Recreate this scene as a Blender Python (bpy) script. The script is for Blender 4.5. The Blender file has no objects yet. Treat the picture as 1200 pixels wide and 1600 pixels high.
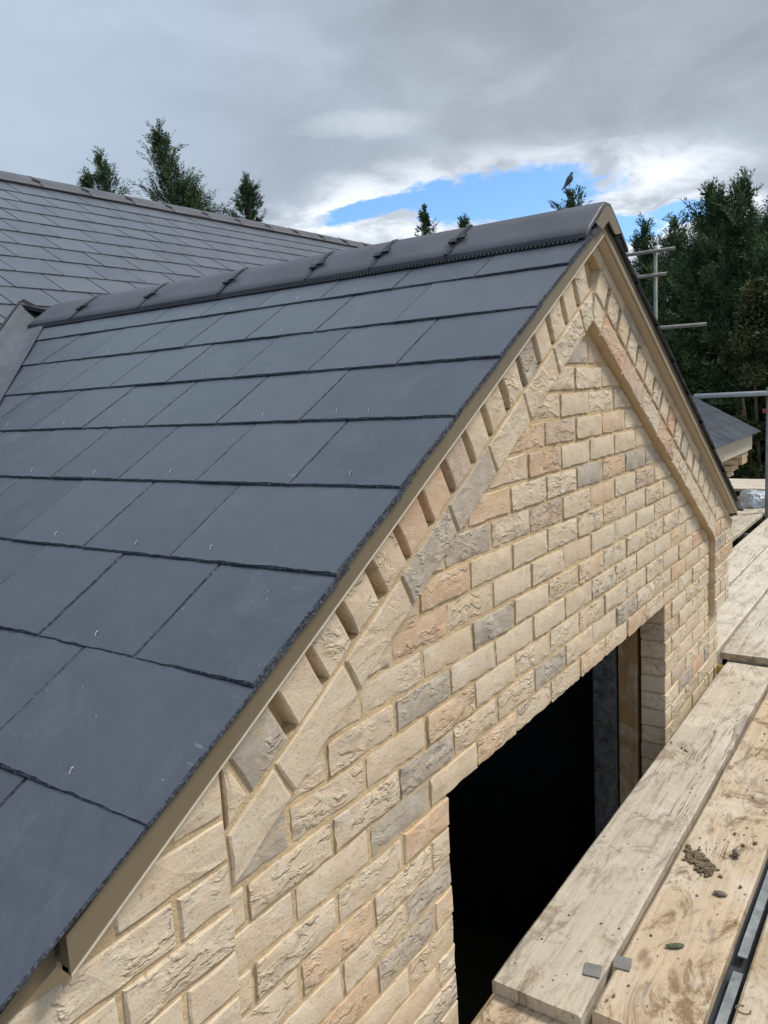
import bpy, bmesh, math, random
import numpy as np
from mathutils import Vector, Matrix, noise

random.seed(7)
RNG = np.random.default_rng(11)
C = bpy.context.scene.collection
R = math.radians
SC = bpy.context.scene

# ------------------------------------------------------------------ camera
cam_d = bpy.data.cameras.new('camera')
cam_d.sensor_fit = 'HORIZONTAL'
cam_d.sensor_width = 36.0
cam_d.lens = 1246.16 / 1200 * 36
cam_d.clip_start = 0.02
cam_d.clip_end = 2000
cam = bpy.data.objects.new('camera', cam_d)
C.objects.link(cam)
rt = Vector((0.57173514, -0.8185274, -0.05596269))
up = Vector((0.15423819, 0.04023841, 0.98721398))
fw = Vector((0.80580985, 0.57305651, -0.1492539))
m = Matrix((rt, up, -fw)).transposed().to_4x4()
m.translation = Vector((-1.2778, -0.9092, 0.4796))
cam.matrix_world = m
SC.camera = cam

# ------------------------------------------------------------------ exposure
SC.view_settings.view_transform = 'Standard'
SC.view_settings.look = 'None'
SC.view_settings.gamma = 1
SC.view_settings.use_curve_mapping = False
SC.view_settings.exposure = 1.18

# ------------------------------------------------------------------ sun and sky
SUN_AZ, SUN_EL = R(138), R(54)       # azimuth from +Y towards +X
sun_dir = Vector((math.sin(SUN_AZ) * math.cos(SUN_EL), math.cos(SUN_AZ) * math.cos(SUN_EL), math.sin(SUN_EL)))
sd = bpy.data.lights.new('sun', 'SUN')
sd.energy = 1.5
sd.angle = R(14)
sd.color = (1.0, 0.93, 0.83)
sun = bpy.data.objects.new('sun', sd)
C.objects.link(sun)
sun.rotation_euler = sun_dir.to_track_quat('Z', 'Y').to_euler()
sun.location = (0, -5, 20)


class NT:
    """short-hand for building node trees"""
    def __init__(s, nt):
        s.nt = nt
        s.N = nt.nodes
        s.L = nt.links

    def n(s, typ, ins=None, **kw):
        nd = s.N.new(typ)
        for k, v in kw.items():
            setattr(nd, k, v)
        for k, v in (ins or {}).items():
            if hasattr(v, 'is_output') or isinstance(v, bpy.types.NodeSocket):
                s.L.new(v, nd.inputs[k])
            else:
                nd.inputs[k].default_value = v
        return nd

    def math(s, op, a, b=None, c=None, clamp=False):
        nd = s.N.new('ShaderNodeMath')
        nd.operation = op
        nd.use_clamp = clamp
        for i, v in enumerate((a, b, c)):
            if v is None:
                continue
            if isinstance(v, bpy.types.NodeSocket):
                s.L.new(v, nd.inputs[i])
            else:
                nd.inputs[i].default_value = v
        return nd.outputs[0]

    def mix(s, f, a, b, mode='MIX'):
        nd = s.N.new('ShaderNodeMix')
        nd.data_type = 'RGBA'
        nd.blend_type = mode
        for i, v in ((0, f), (6, a), (7, b)):
            if isinstance(v, bpy.types.NodeSocket):
                s.L.new(v, nd.inputs[i])
            else:
                nd.inputs[i].default_value = v if i == 0 or len(v) == 4 else (*v, 1)
        return nd.outputs[2]

    def ramp(s, f, stops, interp='LINEAR'):
        nd = s.N.new('ShaderNodeValToRGB')
        cr = nd.color_ramp
        cr.interpolation = interp
        while len(cr.elements) < len(stops):
            cr.elements.new(0.5)
        for e, (p, c) in zip(cr.elements, stops):
            e.position = p
            e.color = (c, c, c, 1) if isinstance(c, (int, float)) else (*c, 1)
        s.L.new(f, nd.inputs[0])
        return nd.outputs[0]

    def noise(s, vec, scale, detail=4, rough=0.55, dist=0.0):
        nd = s.n('ShaderNodeTexNoise', {'Scale': scale, 'Detail': detail, 'Roughness': rough, 'Distortion': dist})
        if vec is not None:
            s.L.new(vec, nd.inputs['Vector'])
        return nd.outputs['Fac']

    def smooth(s, v, a, b):
        nd = s.n('ShaderNodeMapRange', {'From Min': a, 'From Max': b, 'To Min': 0.0, 'To Max': 1.0}, interpolation_type='SMOOTHSTEP')
        s.L.new(v, nd.inputs[0])
        return nd.outputs[0]


# world: Nishita sky behind a broken grey cloud deck, all as a function of direction
W = bpy.data.worlds.new('World')
SC.world = W
W.use_nodes = True
w = NT(W.node_tree)
w.N.clear()
sky = w.n('ShaderNodeTexSky', sky_type='NISHITA', sun_disc=False, sun_elevation=SUN_EL, sun_rotation=SUN_AZ, air_density=1.0, dust_density=0.6, ozone_density=2.0)
tc = w.n('ShaderNodeTexCoord')
nrm = w.n('ShaderNodeVectorMath', {0: tc.outputs['Generated']}, operation='NORMALIZE').outputs[0]
sep = w.n('ShaderNodeSeparateXYZ', {0: nrm})
dx, dy, dz = sep.outputs
den = w.math('ADD', w.math('MAXIMUM', dz, 0.0), 0.10)
pv = w.n('ShaderNodeCombineXYZ', {0: w.math('DIVIDE', dx, den), 1: w.math('DIVIDE', dy, den), 2: 0.0}).outputs[0]
az = w.math('MULTIPLY', w.math('ARCTAN2', dx, dy), 180 / math.pi)
el = w.math('MULTIPLY', w.math('ARCSINE', dz), 180 / math.pi)
av = w.n('ShaderNodeCombineXYZ', {0: w.math('MULTIPLY', az, 0.10), 1: w.math('MULTIPLY', el, 0.22), 2: 0.0}).outputs[0]
n_edge = w.noise(av, 2.2, 6, 0.6, 0.5)
n_fine = w.noise(av, 8.0, 8, 0.66, 0.4)
edge = w.math('ADD', w.math('MULTIPLY', w.math('SUBTRACT', n_edge, 0.5), 3.0), w.math('MULTIPLY', w.math('SUBTRACT', n_fine, 0.5), 1.9))


def gap(azc, elc, wa, we, tilt=0.0):
    a = w.math('SUBTRACT', az, azc)
    e = w.math('SUBTRACT', w.math('SUBTRACT', el, elc), w.math('MULTIPLY', a, tilt))
    a = w.math('DIVIDE', a, wa)
    e = w.math('DIVIDE', e, we)
    return w.math('SUBTRACT', 1.0, w.math('ADD', w.math('MULTIPLY', a, a), w.math('MULTIPLY', e, e)))


g = None
for args in ((64.0, 12.4, 9.0, 2.1, 0.02), (55.5, 12.3, 5.5, 0.75, 0.16), (75.5, 10.3, 3.0, 0.8, 0.0), (71.0, 9.6, 4.0, 1.2, 0.0), (150.0, 35.0, 30.0, 8.0, 0.0), (-60.0, 30.0, 40.0, 7.0, 0.0)):
    q = gap(*args)
    g = q if g is None else w.math('MAXIMUM', g, q)
gv = w.math('ADD', g, w.math('MULTIPLY', edge, 0.55))
blue = w.smooth(gv, 0.08, 0.55)
rim = w.math('MULTIPLY', w.smooth(gv, -2.6, 0.1), w.smooth(el, 17.5, 12.0))
rim = w.math('MULTIPLY', rim, w.math('ADD', 0.25, w.math('MULTIPLY', w.smooth(n_edge, 0.3, 0.62), 0.85)))
c_big = w.noise(pv, 0.55, 5, 0.55, 0.8)
c_mid = w.noise(av, 1.1, 5, 0.55, 0.4)
shade = w.math('ADD', w.math('MULTIPLY', c_big, 0.55), w.math('MULTIPLY', c_mid, 0.45))
cl = w.ramp(shade, [(0.32, (0.136, 0.154, 0.178)), (0.50, (0.183, 0.207, 0.240)), (0.68, (0.248, 0.280, 0.325))])
# the deck is thinner and bluer towards the north-west and brighter overhead
cl = w.mix(w.smooth(az, 64.0, 32.0), cl, w.mix(0.65, cl, (0.240, 0.298, 0.372)), 'MIX')
zen = w.math('ADD', 1.0, w.math('MULTIPLY', w.smooth(el, 22.0, 75.0), 0.75))
cl = w.mix(1.0, cl, w.n('ShaderNodeCombineXYZ', {0: zen, 1: zen, 2: zen}).outputs[0], 'MULTIPLY')
cl = w.mix(w.math('MULTIPLY', rim, 0.9, clamp=True), cl, (0.47, 0.50, 0.54))
patch = w.math('MULTIPLY', w.smooth(w.math('ADD', gap(55.0, 17.4, 5.5, 1.0, 0.0), w.math('MULTIPLY', edge, 0.5)), -0.2, 1.2), 0.5)
cl = w.mix(patch, cl, (0.33, 0.36, 0.40))
BG = 0.1
cl10 = w.mix(1.0, cl, (1 / BG, 1 / BG, 1 / BG), 'MULTIPLY')
skyc = w.mix(1.0, sky.outputs[0], (0.52, 0.69, 0.86), 'MULTIPLY')
col = w.mix(blue, cl10, skyc)
bg = w.n('ShaderNodeBackground', {'Color': col, 'Strength': BG})
wo = w.n('ShaderNodeOutputWorld')
w.L.new(bg.outputs[0], wo.inputs[0])


# ------------------------------------------------------------------ materials
def mat(name):
    mt = bpy.data.materials.new(name)
    mt.use_nodes = True
    t = NT(mt.node_tree)
    t.N.clear()
    o = t.n('ShaderNodeOutputMaterial')
    b = t.n('ShaderNodeBsdfPrincipled')
    t.L.new(b.outputs[0], o.inputs[0])
    return mt, t, b


def bump(t, b, h, dist, strength=1.0, prev=None):
    nd = t.n('ShaderNodeBump', {'Height': h, 'Distance': dist, 'Strength': strength})
    if prev is not None:
        t.L.new(prev, nd.inputs['Normal'])
    t.L.new(nd.outputs[0], b.inputs['Normal'])
    return nd.outputs[0]


def simple(name, c, rough=0.6, metal=0.0, var=0.25, scale=8.0, bscale=60.0, bdist=0.001, c2=None, spec=0.4):
    mt, t, b = mat(name)
    tc = t.n('ShaderNodeTexCoord')
    o = t.n('ShaderNodeObjectInfo')
    v = t.n('ShaderNodeVectorMath', {0: tc.outputs['Object'], 1: o.outputs['Location']}, operation='ADD').outputs[0]
    f = t.noise(v, scale, 5, 0.6)
    lo = tuple(x * (1 - var) for x in c)
    hi = c2 or tuple(min(1, x * (1 + var)) for x in c)
    t.L.new(t.ramp(f, [(0.3, lo), (0.7, hi)]), b.inputs['Base Color'])
    b.inputs['Roughness'].default_value = rough
    b.inputs['Metallic'].default_value = metal
    b.inputs['Specular IOR Level'].default_value = spec
    bump(t, b, t.noise(v, bscale, 4), bdist)
    return mt


def rand_vec(t, mul=37.0):
    """object coordinates shifted differently for every object"""
    tc = t.n('ShaderNodeTexCoord')
    o = t.n('ShaderNodeObjectInfo')
    off = t.n('ShaderNodeCombineXYZ', {0: t.math('MULTIPLY', o.outputs['Random'], mul), 1: t.math('MULTIPLY', o.outputs['Random'], mul * 1.7), 2: t.math('MULTIPLY', o.outputs['Random'], mul * 2.3)}).outputs[0]
    v = t.n('ShaderNodeVectorMath', {0: tc.outputs['Object'], 1: off}, operation='ADD').outputs[0]
    return v, o.outputs['Random'], tc


def brick_material():
    mt, t, b = mat('buff_handmade_brick')
    v, rnd, tc = rand_vec(t)
    r1 = t.n('ShaderNodeTexWhiteNoise', {'W': rnd}, noise_dimensions='1D').outputs['Value']
    base = t.ramp(rnd, [(0.0, (0.62, 0.500, 0.345)), (0.28, (0.65, 0.535, 0.385)), (0.45, (0.60, 0.470, 0.315)), (0.60, (0.63, 0.525, 0.39)), (0.71, (0.62, 0.445, 0.285)), (0.84, (0.58, 0.375, 0.235)), (0.92, (0.43, 0.365, 0.29)), (1.0, (0.36, 0.315, 0.265))])
    vs = t.n('ShaderNodeVectorMath', {0: v, 1: (9.0, 9.0, 22.0)}, operation='MULTIPLY').outputs[0]
    # sand-faced mottling, kiln flashes of grey, chalky patches
    m1 = t.noise(v, 24, 6, 0.7)
    c = t.mix(t.smooth(m1, 0.35, 0.72), base, t.mix(0.5, base, (0.66, 0.60, 0.49)))
    flash = t.math('MULTIPLY', t.smooth(t.noise(vs, 1.0, 4, 0.6, 0.4), 0.52, 0.70), t.smooth(r1, 0.45, 0.9))
    c = t.mix(t.math('MULTIPLY', flash, 0.75), c, (0.27, 0.235, 0.205))
    chalk = t.math('MULTIPLY', t.smooth(t.noise(vs, 0.8, 5, 0.65, 0.6), 0.55, 0.72), 0.55)
    c = t.mix(chalk, c, (0.68, 0.63, 0.54))
    smear = t.math('MULTIPLY', t.smooth(t.noise(vs, 1.6, 3, 0.5), 0.56, 0.68), 0.45)
    c = t.mix(smear, c, (0.50, 0.395, 0.24))
    pit = t.smooth(t.noise(v, 150, 2, 0.5), 0.60, 0.72)
    c = t.mix(t.math('MULTIPLY', pit, 0.45), c, (0.22, 0.17, 0.11))
    t.L.new(c, b.inputs['Base Color'])
    b.inputs['Roughness'].default_value = 0.92
    b.inputs['Specular IOR Level'].default_value = 0.15
    # creased folds of the hand-thrown clay: thin ragged ridges, kept to parts of the face
    warp = t.n('ShaderNodeTexNoise', {'Vector': v, 'Scale': 16.0, 'Detail': 4.0})
    wv = t.n('ShaderNodeVectorMath', {0: v, 1: t.n('ShaderNodeVectorMath', {0: warp.outputs['Color'], 1: (0.05, 0.05, 0.05)}, operation='MULTIPLY').outputs[0]}, operation='ADD').outputs[0]
    wv2 = t.n('ShaderNodeVectorMath', {0: wv, 1: (1.0, 1.0, 2.0)}, operation='MULTIPLY').outputs[0]
    wv3 = t.n('ShaderNodeVectorMath', {0: wv, 1: (1.0, 1.0, 2.7)}, operation='MULTIPLY').outputs[0]
    torn = t.smooth(t.noise(wv3, 15, 3.5, 0.6, 0.2), 0.45, 0.58)
    mask = t.math('MULTIPLY', t.smooth(t.noise(v, 11, 2, 0.5), 0.40, 0.58), t.smooth(r1, 0.12, 0.7))
    torn = t.math('MULTIPLY', torn, mask)
    n1 = bump(t, b, torn, 0.0052, 0.85)
    n2 = bump(t, b, t.noise(wv2, 15, 7, 0.70), 0.0048, 0.7, n1)
    bump(t, b, t.noise(v, 240, 3, 0.6), 0.0012, 0.7, n2)
    return mt


def mortar_material(name, c):
    mt, t, b = mat(name)
    tc = t.n('ShaderNodeTexCoord')
    v = tc.outputs['Object']
    f = t.noise(v, 6, 5, 0.6)
    cc = t.ramp(f, [(0.3, tuple(x * 0.82 for x in c)), (0.7, tuple(x * 1.12 for x in c))])
    cc = t.mix(t.math('MULTIPLY', t.smooth(t.noise(v, 300, 2), 0.6, 0.72), 0.35), cc, (0.24, 0.18, 0.10))
    t.L.new(cc, b.inputs['Base Color'])
    b.inputs['Roughness'].default_value = 0.95
    b.inputs['Specular IOR Level'].default_value = 0.1
    n1 = bump(t, b, t.noise(v, 70, 4, 0.6), 0.004)
    bump(t, b, t.noise(v, 420, 3, 0.6), 0.0015, 0.8, n1)
    return mt


def slate_material(name, tint=(1, 1, 1), spots=1.0, rbase=0.31):
    mt, t, b = mat(name)
    v, rnd, tc = rand_vec(t)
    base = t.ramp(rnd, [(0.0, (0.032, 0.039, 0.051)), (0.5, (0.040, 0.048, 0.061)), (1.0, (0.050, 0.058, 0.071))])
    m1 = t.noise(v, 7, 5, 0.6)
    c = t.mix(t.smooth(m1, 0.35, 0.7), base, t.mix(0.45, base, (0.070, 0.081, 0.098)))
    # riven streaks, dust and cutting marks
    st = t.n('ShaderNodeVectorMath', {0: v, 1: (14.0, 70.0, 30.0)}, operation='MULTIPLY').outputs[0]
    c = t.mix(t.math('MULTIPLY', t.smooth(t.noise(st, 1.0, 4, 0.6), 0.62, 0.80), 0.22), c, (0.15, 0.165, 0.185))
    dust = t.math('MULTIPLY', t.smooth(t.noise(v, 4.5, 8, 0.76, 0.8), 0.50, 0.74), 0.16)
    c = t.mix(dust, c, (0.20, 0.21, 0.22))
    sv = t.n('ShaderNodeVectorMath', {0: v, 1: (70.0, 18.0, 24.0)}, operation='MULTIPLY').outputs[0]
    scuff = t.math('MULTIPLY', t.smooth(t.noise(sv, 1.0, 3, 0.6, 1.0), 0.66, 0.74), t.smooth(t.noise(v, 6.0, 3), 0.56, 0.64))
    c = t.mix(t.math('MULTIPLY', scuff, 0.35 * spots), c, (0.30, 0.32, 0.34))
    spk = t.n('ShaderNodeTexVoronoi', {'Vector': v, 'Scale': 34.0}, feature='F1')
    spot = t.math('MULTIPLY', t.math('LESS_THAN', spk.outputs['Distance'], 0.055), t.smooth(t.noise(v, 9, 2), 0.53, 0.64))
    c = t.mix(t.math('MULTIPLY', spot, 0.55 * spots), c, (0.34, 0.36, 0.38))
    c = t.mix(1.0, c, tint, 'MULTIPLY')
    t.L.new(c, b.inputs['Base Color'])
    rr = t.math('ADD', rbase - 0.06, t.math('MULTIPLY', m1, 0.16))
    t.L.new(rr, b.inputs['Roughness'])
    b.inputs['Specular IOR Level'].default_value = 0.75
    n1 = bump(t, b, t.noise(v, 11, 5, 0.6), 0.0035, 0.8)
    bump(t, b, t.noise(st, 1.6, 5, 0.65), 0.0006, 0.7, n1)
    return mt


def board_material(name, tone, dirt, wet=0.0):
    mt, t, b = mat(name)
    v, rnd, tc = rand_vec(t)
    g = t.n('ShaderNodeVectorMath', {0: v, 1: (1.6, 34.0, 34.0)}, operation='MULTIPLY').outputs[0]
    grain = t.noise(g, 1.6, 6, 0.62, 0.6)
    g2 = t.n('ShaderNodeVectorMath', {0: v, 1: (5.0, 150.0, 150.0)}, operation='MULTIPLY').outputs[0]
    fine = t.noise(g2, 1.0, 4, 0.6)
    lo = tuple(x * 0.84 for x in tone)
    hi = tuple(min(1, x * 1.12) for x in tone)
    c = t.ramp(grain, [(0.28, lo), (0.5, tone), (0.74, hi)])
    c = t.mix(t.math('MULTIPLY', t.smooth(fine, 0.55, 0.75), 0.16), c, tuple(x * 0.42 for x in tone))
    # bleached patches, mud, mortar dust
    bl = t.smooth(t.noise(v, 3.2, 8, 0.72, 0.6), 0.47, 0.64)
    c = t.mix(t.math('MULTIPLY', bl, 0.55), c, (0.64, 0.58, 0.48))
    mv = t.n('ShaderNodeVectorMath', {0: v, 1: (1.0, 1.7, 1.0)}, operation='MULTIPLY').outputs[0]
    md = t.smooth(t.noise(mv, 4.2, 10, 0.78, 0.9), 0.51, 0.62)
    c = t.mix(t.math('MULTIPLY', md, dirt), c, (0.210, 0.135, 0.070))
    md2 = t.math('MULTIPLY', t.smooth(t.noise(mv, 15.0, 8, 0.75, 1.6), 0.55, 0.68), dirt * 0.8)
    c = t.mix(md2, c, (0.16, 0.110, 0.065))
    sp = t.n('ShaderNodeTexVoronoi', {'Vector': v, 'Scale': 24.0, 'Randomness': 1.0}, feature='F1').outputs['Distance']
    spot = t.math('MULTIPLY', t.math('LESS_THAN', t.math('ADD', sp, t.math('MULTIPLY', t.noise(v, 60, 3), 0.12)), 0.17), t.smooth(t.noise(v, 7, 2), 0.46, 0.60))
    c = t.mix(t.math('MULTIPLY', spot, 0.75), c, (0.085, 0.065, 0.045))
    # grey foot scuffs dragged along the board
    gv_ = t.n('ShaderNodeVectorMath', {0: v, 1: (2.2, 9.0, 4.0)}, operation='MULTIPLY').outputs[0]
    sc_ = t.smooth(t.noise(gv_, 1.3, 10, 0.78, 1.0), 0.51, 0.62)
    c = t.mix(t.math('MULTIPLY', sc_, 0.68), c, (0.235, 0.200, 0.160))
    # knots
    kv = t.n('ShaderNodeVectorMath', {0: v, 1: (3.2, 9.0, 3.0)}, operation='MULTIPLY').outputs[0]
    kn = t.n('ShaderNodeTexVoronoi', {'Vector': kv, 'Scale': 1.0}, feature='F1').outputs['Distance']
    c = t.mix(t.math('MULTIPLY', t.math('SUBTRACT', 1.0, t.smooth(kn, 0.05, 0.13)), 0.6), c, (0.17, 0.11, 0.06))
    # long checks (cracks) along the grain
    cv = t.n('ShaderNodeVectorMath', {0: v, 1: (0.9, 26.0, 1.0)}, operation='MULTIPLY').outputs[0]
    ck = t.math('ABSOLUTE', t.math('SUBTRACT', t.noise(cv, 1.0, 3, 0.5, 0.2), 0.5))
    check = t.math('MULTIPLY', t.math('SUBTRACT', 1.0, t.smooth(ck, 0.0, 0.006)), t.smooth(t.noise(v, 2.0, 2), 0.53, 0.60))
    c = t.mix(t.math('MULTIPLY', check, 0.65), c, (0.12, 0.085, 0.055))
    t.L.new(c, b.inputs['Base Color'])
    b.inputs['Roughness'].default_value = 0.85
    b.inputs['Specular IOR Level'].default_value = 0.22
    n1 = bump(t, b, grain, 0.0030, 0.8)
    n2 = bump(t, b, t.math('MULTIPLY', check, -1.0), 0.004, 1.0, n1)
    n3 = bump(t, b, t.noise(v, 60, 5, 0.7), 0.0018, 0.7, n2)
    bump(t, b, fine, 0.0010, 0.8, n3)
    return mt


def leaf_material(name, a, b_, c_):
    mt, t, b = mat(name)
    at = t.n('ShaderNodeVertexColor', layer_name='tone')
    sp = t.n('ShaderNodeSeparateColor', {0: at.outputs['Color']})
    c = t.ramp(sp.outputs[0], [(0.0, a), (0.55, b_), (1.0, c_)])
    t.L.new(c, b.inputs['Base Color'])
    b.inputs['Roughness'].default_value = 0.65
    b.inputs['Specular IOR Level'].default_value = 0.25
    return mt


M = {}
M['brick'] = brick_material()
M['mortar'] = mortar_material('sand_mortar', (0.575, 0.445, 0.275))
M['slate'] = slate_material('blue_grey_slate')
M['slate_far'] = slate_material('blue_grey_slate_sky_sheen', (1.25, 1.22, 1.20), 0.2, 0.30)  # sky sheen at grazing angles put into a paler tint
mt_, t_, b_ = mat('broken_slate_edge')
tc_ = t_.n('ShaderNodeTexCoord')
f_ = t_.noise(t_.n('ShaderNodeVectorMath', {0: tc_.outputs['Object'], 1: (1.0, 1.0, 1.0)}, operation='MULTIPLY').outputs[0], 160, 3, 0.7)
t_.L.new(t_.ramp(f_, [(0.36, (0.026, 0.031, 0.040)), (0.56, (0.060, 0.070, 0.085)), (0.70, (0.16, 0.175, 0.19))]), b_.inputs['Base Color'])
b_.inputs['Roughness'].default_value = 0.9
b_.inputs['Specular IOR Level'].default_value = 0.12
bump(t_, b_, f_, 0.003)
M['slate_edge'] = mt_
M['under'] = simple('dark_roofing_felt', (0.012, 0.013, 0.016), 0.9)
M['ridge'] = simple('mauve_grey_clay', (0.072, 0.072, 0.082), 0.46, 0, 0.22, 5, 90, 0.0012, spec=0.35)
M['black'] = simple('black_plastic', (0.010, 0.010, 0.012), 0.45)
M['fascia'] = simple('olive_beige_plastic', (0.185, 0.150, 0.096), 0.45, 0, 0.10, 3, 40, 0.0003)
M['soffit'] = simple('bounce_lit_soffit', (0.50, 0.415, 0.305), 0.5, 0, 0.06, 3, 40, 0.0003)  # bounced light put into the colour, paler than the bargeboard
M['fascia_edge'] = simple('cream_bead', (0.60, 0.54, 0.43), 0.45, 0, 0.08)
M['lead'] = simple('dull_lead_sheet', (0.072, 0.080, 0.094), 0.6, 0.0, 0.25, 9, 40, 0.002)
M['galv'] = simple('galvanised_steel', (0.185, 0.185, 0.172), 0.65, 0.05, 0.25, 14, 120, 0.0006)
M['galv_light'] = simple('bright_scaffold_tube', (0.45, 0.46, 0.45), 0.5, 0.1, 0.15, 10, 90, 0.0006)
M['strip'] = simple('zinc_strip', (0.22, 0.24, 0.245), 0.6, 0.1, 0.35, 30, 120, 0.0008)
M['red'] = simple('red_painted_tube', (0.30, 0.055, 0.06), 0.55, 0.0, 0.3)
M['yellow'] = simple('yellow_cap', (0.46, 0.36, 0.10), 0.6)
M['board_grey'] = board_material('weathered_board_grey', (0.500, 0.440, 0.350), 0.60)
M['board_tan'] = board_material('muddy_board_tan', (0.510, 0.405, 0.280), 0.92)
M['board_brown'] = board_material('muddy_board_brown', (0.400, 0.310, 0.205), 0.80)
M['board_pale'] = board_material('bleached_board', (0.570, 0.505, 0.405), 0.42)
M['timber'] = board_material('rough_timber', (0.330, 0.205, 0.090), 0.30)
M['block'] = simple('blue_grey_block', (0.085, 0.095, 0.110), 0.95, 0, 0.55, 26, 110, 0.006, c2=(0.17, 0.18, 0.19))
M['grey_mortar'] = simple('grey_mortar', (0.15, 0.145, 0.13), 0.95, 0, 0.5, 20, 120, 0.004)
M['dark_block'] = simple('unlit_block', (0.045, 0.048, 0.055), 0.95)  # darkness of the room put into the block colour
M['mud'] = simple('dried_mud', (0.150, 0.115, 0.070), 0.95, 0, 0.45, 30, 200, 0.003)
M['stone'] = simple('stone_chip', (0.20, 0.165, 0.125), 0.9, 0, 0.4, 40, 200, 0.002)
M['moss'] = simple('green_stick', (0.10, 0.105, 0.06), 0.9)
M['plastic'] = simple('grey_plastic_sheet', (0.44, 0.49, 0.55), 0.30, 0, 0.45, 9, 30, 0.004)
M['ground'] = simple('bare_earth', (0.17, 0.14, 0.10), 0.95, 0, 0.4, 0.5, 6, 0.03)
M['rivet'] = simple('bright_nail', (0.30, 0.30, 0.29), 0.6, 0.2)
M['bark'] = simple('bark', (0.10, 0.075, 0.055), 0.95, 0, 0.35, 6, 30, 0.01)
M['conifer'] = leaf_material('conifer_leaf', (0.015, 0.036, 0.015), (0.048, 0.092, 0.036), (0.115, 0.170, 0.066))
M['shrub'] = leaf_material('olive_leaf', (0.022, 0.030, 0.010), (0.065, 0.080, 0.028), (0.15, 0.165, 0.065))
M['pigeon'] = simple('pigeon_grey', (0.075, 0.075, 0.085), 0.8, 0, 0.35, 20, 50, 0.001)


# ------------------------------------------------------------------ mesh helpers
class MB:
    def __init__(s):
        s.v = []
        s.f = []

    def add(s, verts, faces):
        o = len(s.v)
        s.v += [tuple(p) for p in verts]
        s.f += [tuple(i + o for i in f) for f in faces]
        return s

    def box(s, x0, x1, y0, y1, z0, z1):
        return s.add([(x0, y0, z0), (x1, y0, z0), (x1, y1, z0), (x0, y1, z0), (x0, y0, z1), (x1, y0, z1), (x1, y1, z1), (x0, y1, z1)],
                     [(0, 3, 2, 1), (4, 5, 6, 7), (0, 1, 5, 4), (1, 2, 6, 5), (2, 3, 7, 6), (3, 0, 4, 7)])

    def prism_y(s, poly, y0, y1):
        """polygon in XZ (seen from -Y counter-clockwise) extruded from y0 (front) to y1"""
        n = len(poly)
        a = sum(poly[i][0] * poly[(i + 1) % n][1] - poly[(i + 1) % n][0] * poly[i][1] for i in range(n))
        if a < 0:
            poly = poly[::-1]
        vs = [(x, y0, z) for x, z in poly] + [(x, y1, z) for x, z in poly]
        fs = [tuple(range(n)), tuple(range(2 * n - 1, n - 1, -1))]
        fs += [(i, i + n, (i + 1) % n + n, (i + 1) % n) for i in range(n)]
        return s.add(vs, fs)

    def tube(s, a, b, r, n=14, caps=True):
        a, b = Vector(a), Vector(b)
        d = (b - a).normalized()
        u = d.orthogonal().normalized()
        w_ = d.cross(u)
        vs = []
        for p in (a, b):
            for i in range(n):
                t = 2 * math.pi * i / n
                vs.append(p + (u * math.cos(t) + w_ * math.sin(t)) * r)
        fs = [(i, (i + 1) % n, (i + 1) % n + n, i + n) for i in range(n)]
        if caps:
            fs += [tuple(range(n - 1, -1, -1)), tuple(range(n, 2 * n))]
        return s.add(vs, fs)

    def mesh(s, name, mt, smooth=False):
        me = bpy.data.meshes.new(name)
        me.from_pydata(s.v, [], s.f)
        me.materials.append(mt)
        if smooth:
            me.polygons.foreach_set('use_smooth', [True] * len(me.polygons))
        me.update()
        return me


def link(name, me, parent=None, loc=None, rot=None):
    o = bpy.data.objects.new(name, me)
    C.objects.link(o)
    if parent is not None:
        o.parent = parent
    if loc is not None:
        o.location = loc
    if rot is not None:
        o.rotation_euler = rot
    return o


def tag(o, label=None, cat=None, group=None, kind=None):
    if label:
        o['label'] = label
    if cat:
        o['category'] = cat
    if group:
        o['group'] = group
    if kind:
        o['kind'] = kind
    return o


def clip(poly, a, b, c):
    """keep the side a*x + b*y <= c"""
    out = []
    n = len(poly)
    for i in range(n):
        p, q = poly[i], poly[(i + 1) % n]
        dp, dq = a * p[0] + b * p[1] - c, a * q[0] + b * q[1] - c
        if dp <= 0:
            out.append(p)
        if dp * dq < 0:
            t = dp / (dp - dq)
            out.append((p[0] + t * (q[0] - p[0]), p[1] + t * (q[1] - p[1])))
    return out


def area(poly):
    return abs(sum(poly[i][0] * poly[(i + 1) % len(poly)][1] - poly[(i + 1) % len(poly)][0] * poly[i][1] for i in range(len(poly)))) / 2 if len(poly) > 2 else 0


# ------------------------------------------------------------------ key sizes (metres)
CX, SL, SR = 1.1018, 0.5775, 0.6048     # gable centre, left and right pitch (tan)
ZB, ZS = 0.8966, 0.9657                 # underside of the verge board and slate edge, at the apex
O = 0.0633                              # verge board front, in front of the wall
BAND = -0.028                           # face of the projecting verge brickwork
TL, TR = math.atan(SL), math.atan(SR)
XPL, XPR = -0.505, 2.675                # inner edges of the two kneelers
XWL, XWR = -0.66, 2.85                  # wall corners below the kneelers
OX0, OX1, OZ = 0.192, 1.935, -0.442     # window opening: jambs and head
GROUND = -2.9

# ------------------------------------------------------------------ ground
gb = MB().add([(-300, -300, GROUND), (300, -300, GROUND), (300, 300, GROUND), (-300, 300, GROUND)], [(0, 1, 2, 3)])
tag(link('ground', gb.mesh('ground', M['ground'])), 'bare earth of the building plot', kind='structure')

# ------------------------------------------------------------------ brick gable
gable = bpy.data.objects.new('gable_extension', None)
C.objects.link(gable)
gable.location = (CX, 0, GROUND)
tag(gable, 'buff brick gable wing with slate roof and dark window opening', 'building')
GI = Matrix.Translation((-CX, 0, -GROUND))


def glink(name, me, parent=None):
    """a part modelled in world coordinates under the gable's empty"""
    o = link(name, me, parent or gable)
    if parent is None:
        o.location = (-CX, 0, -GROUND)
    return o


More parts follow.
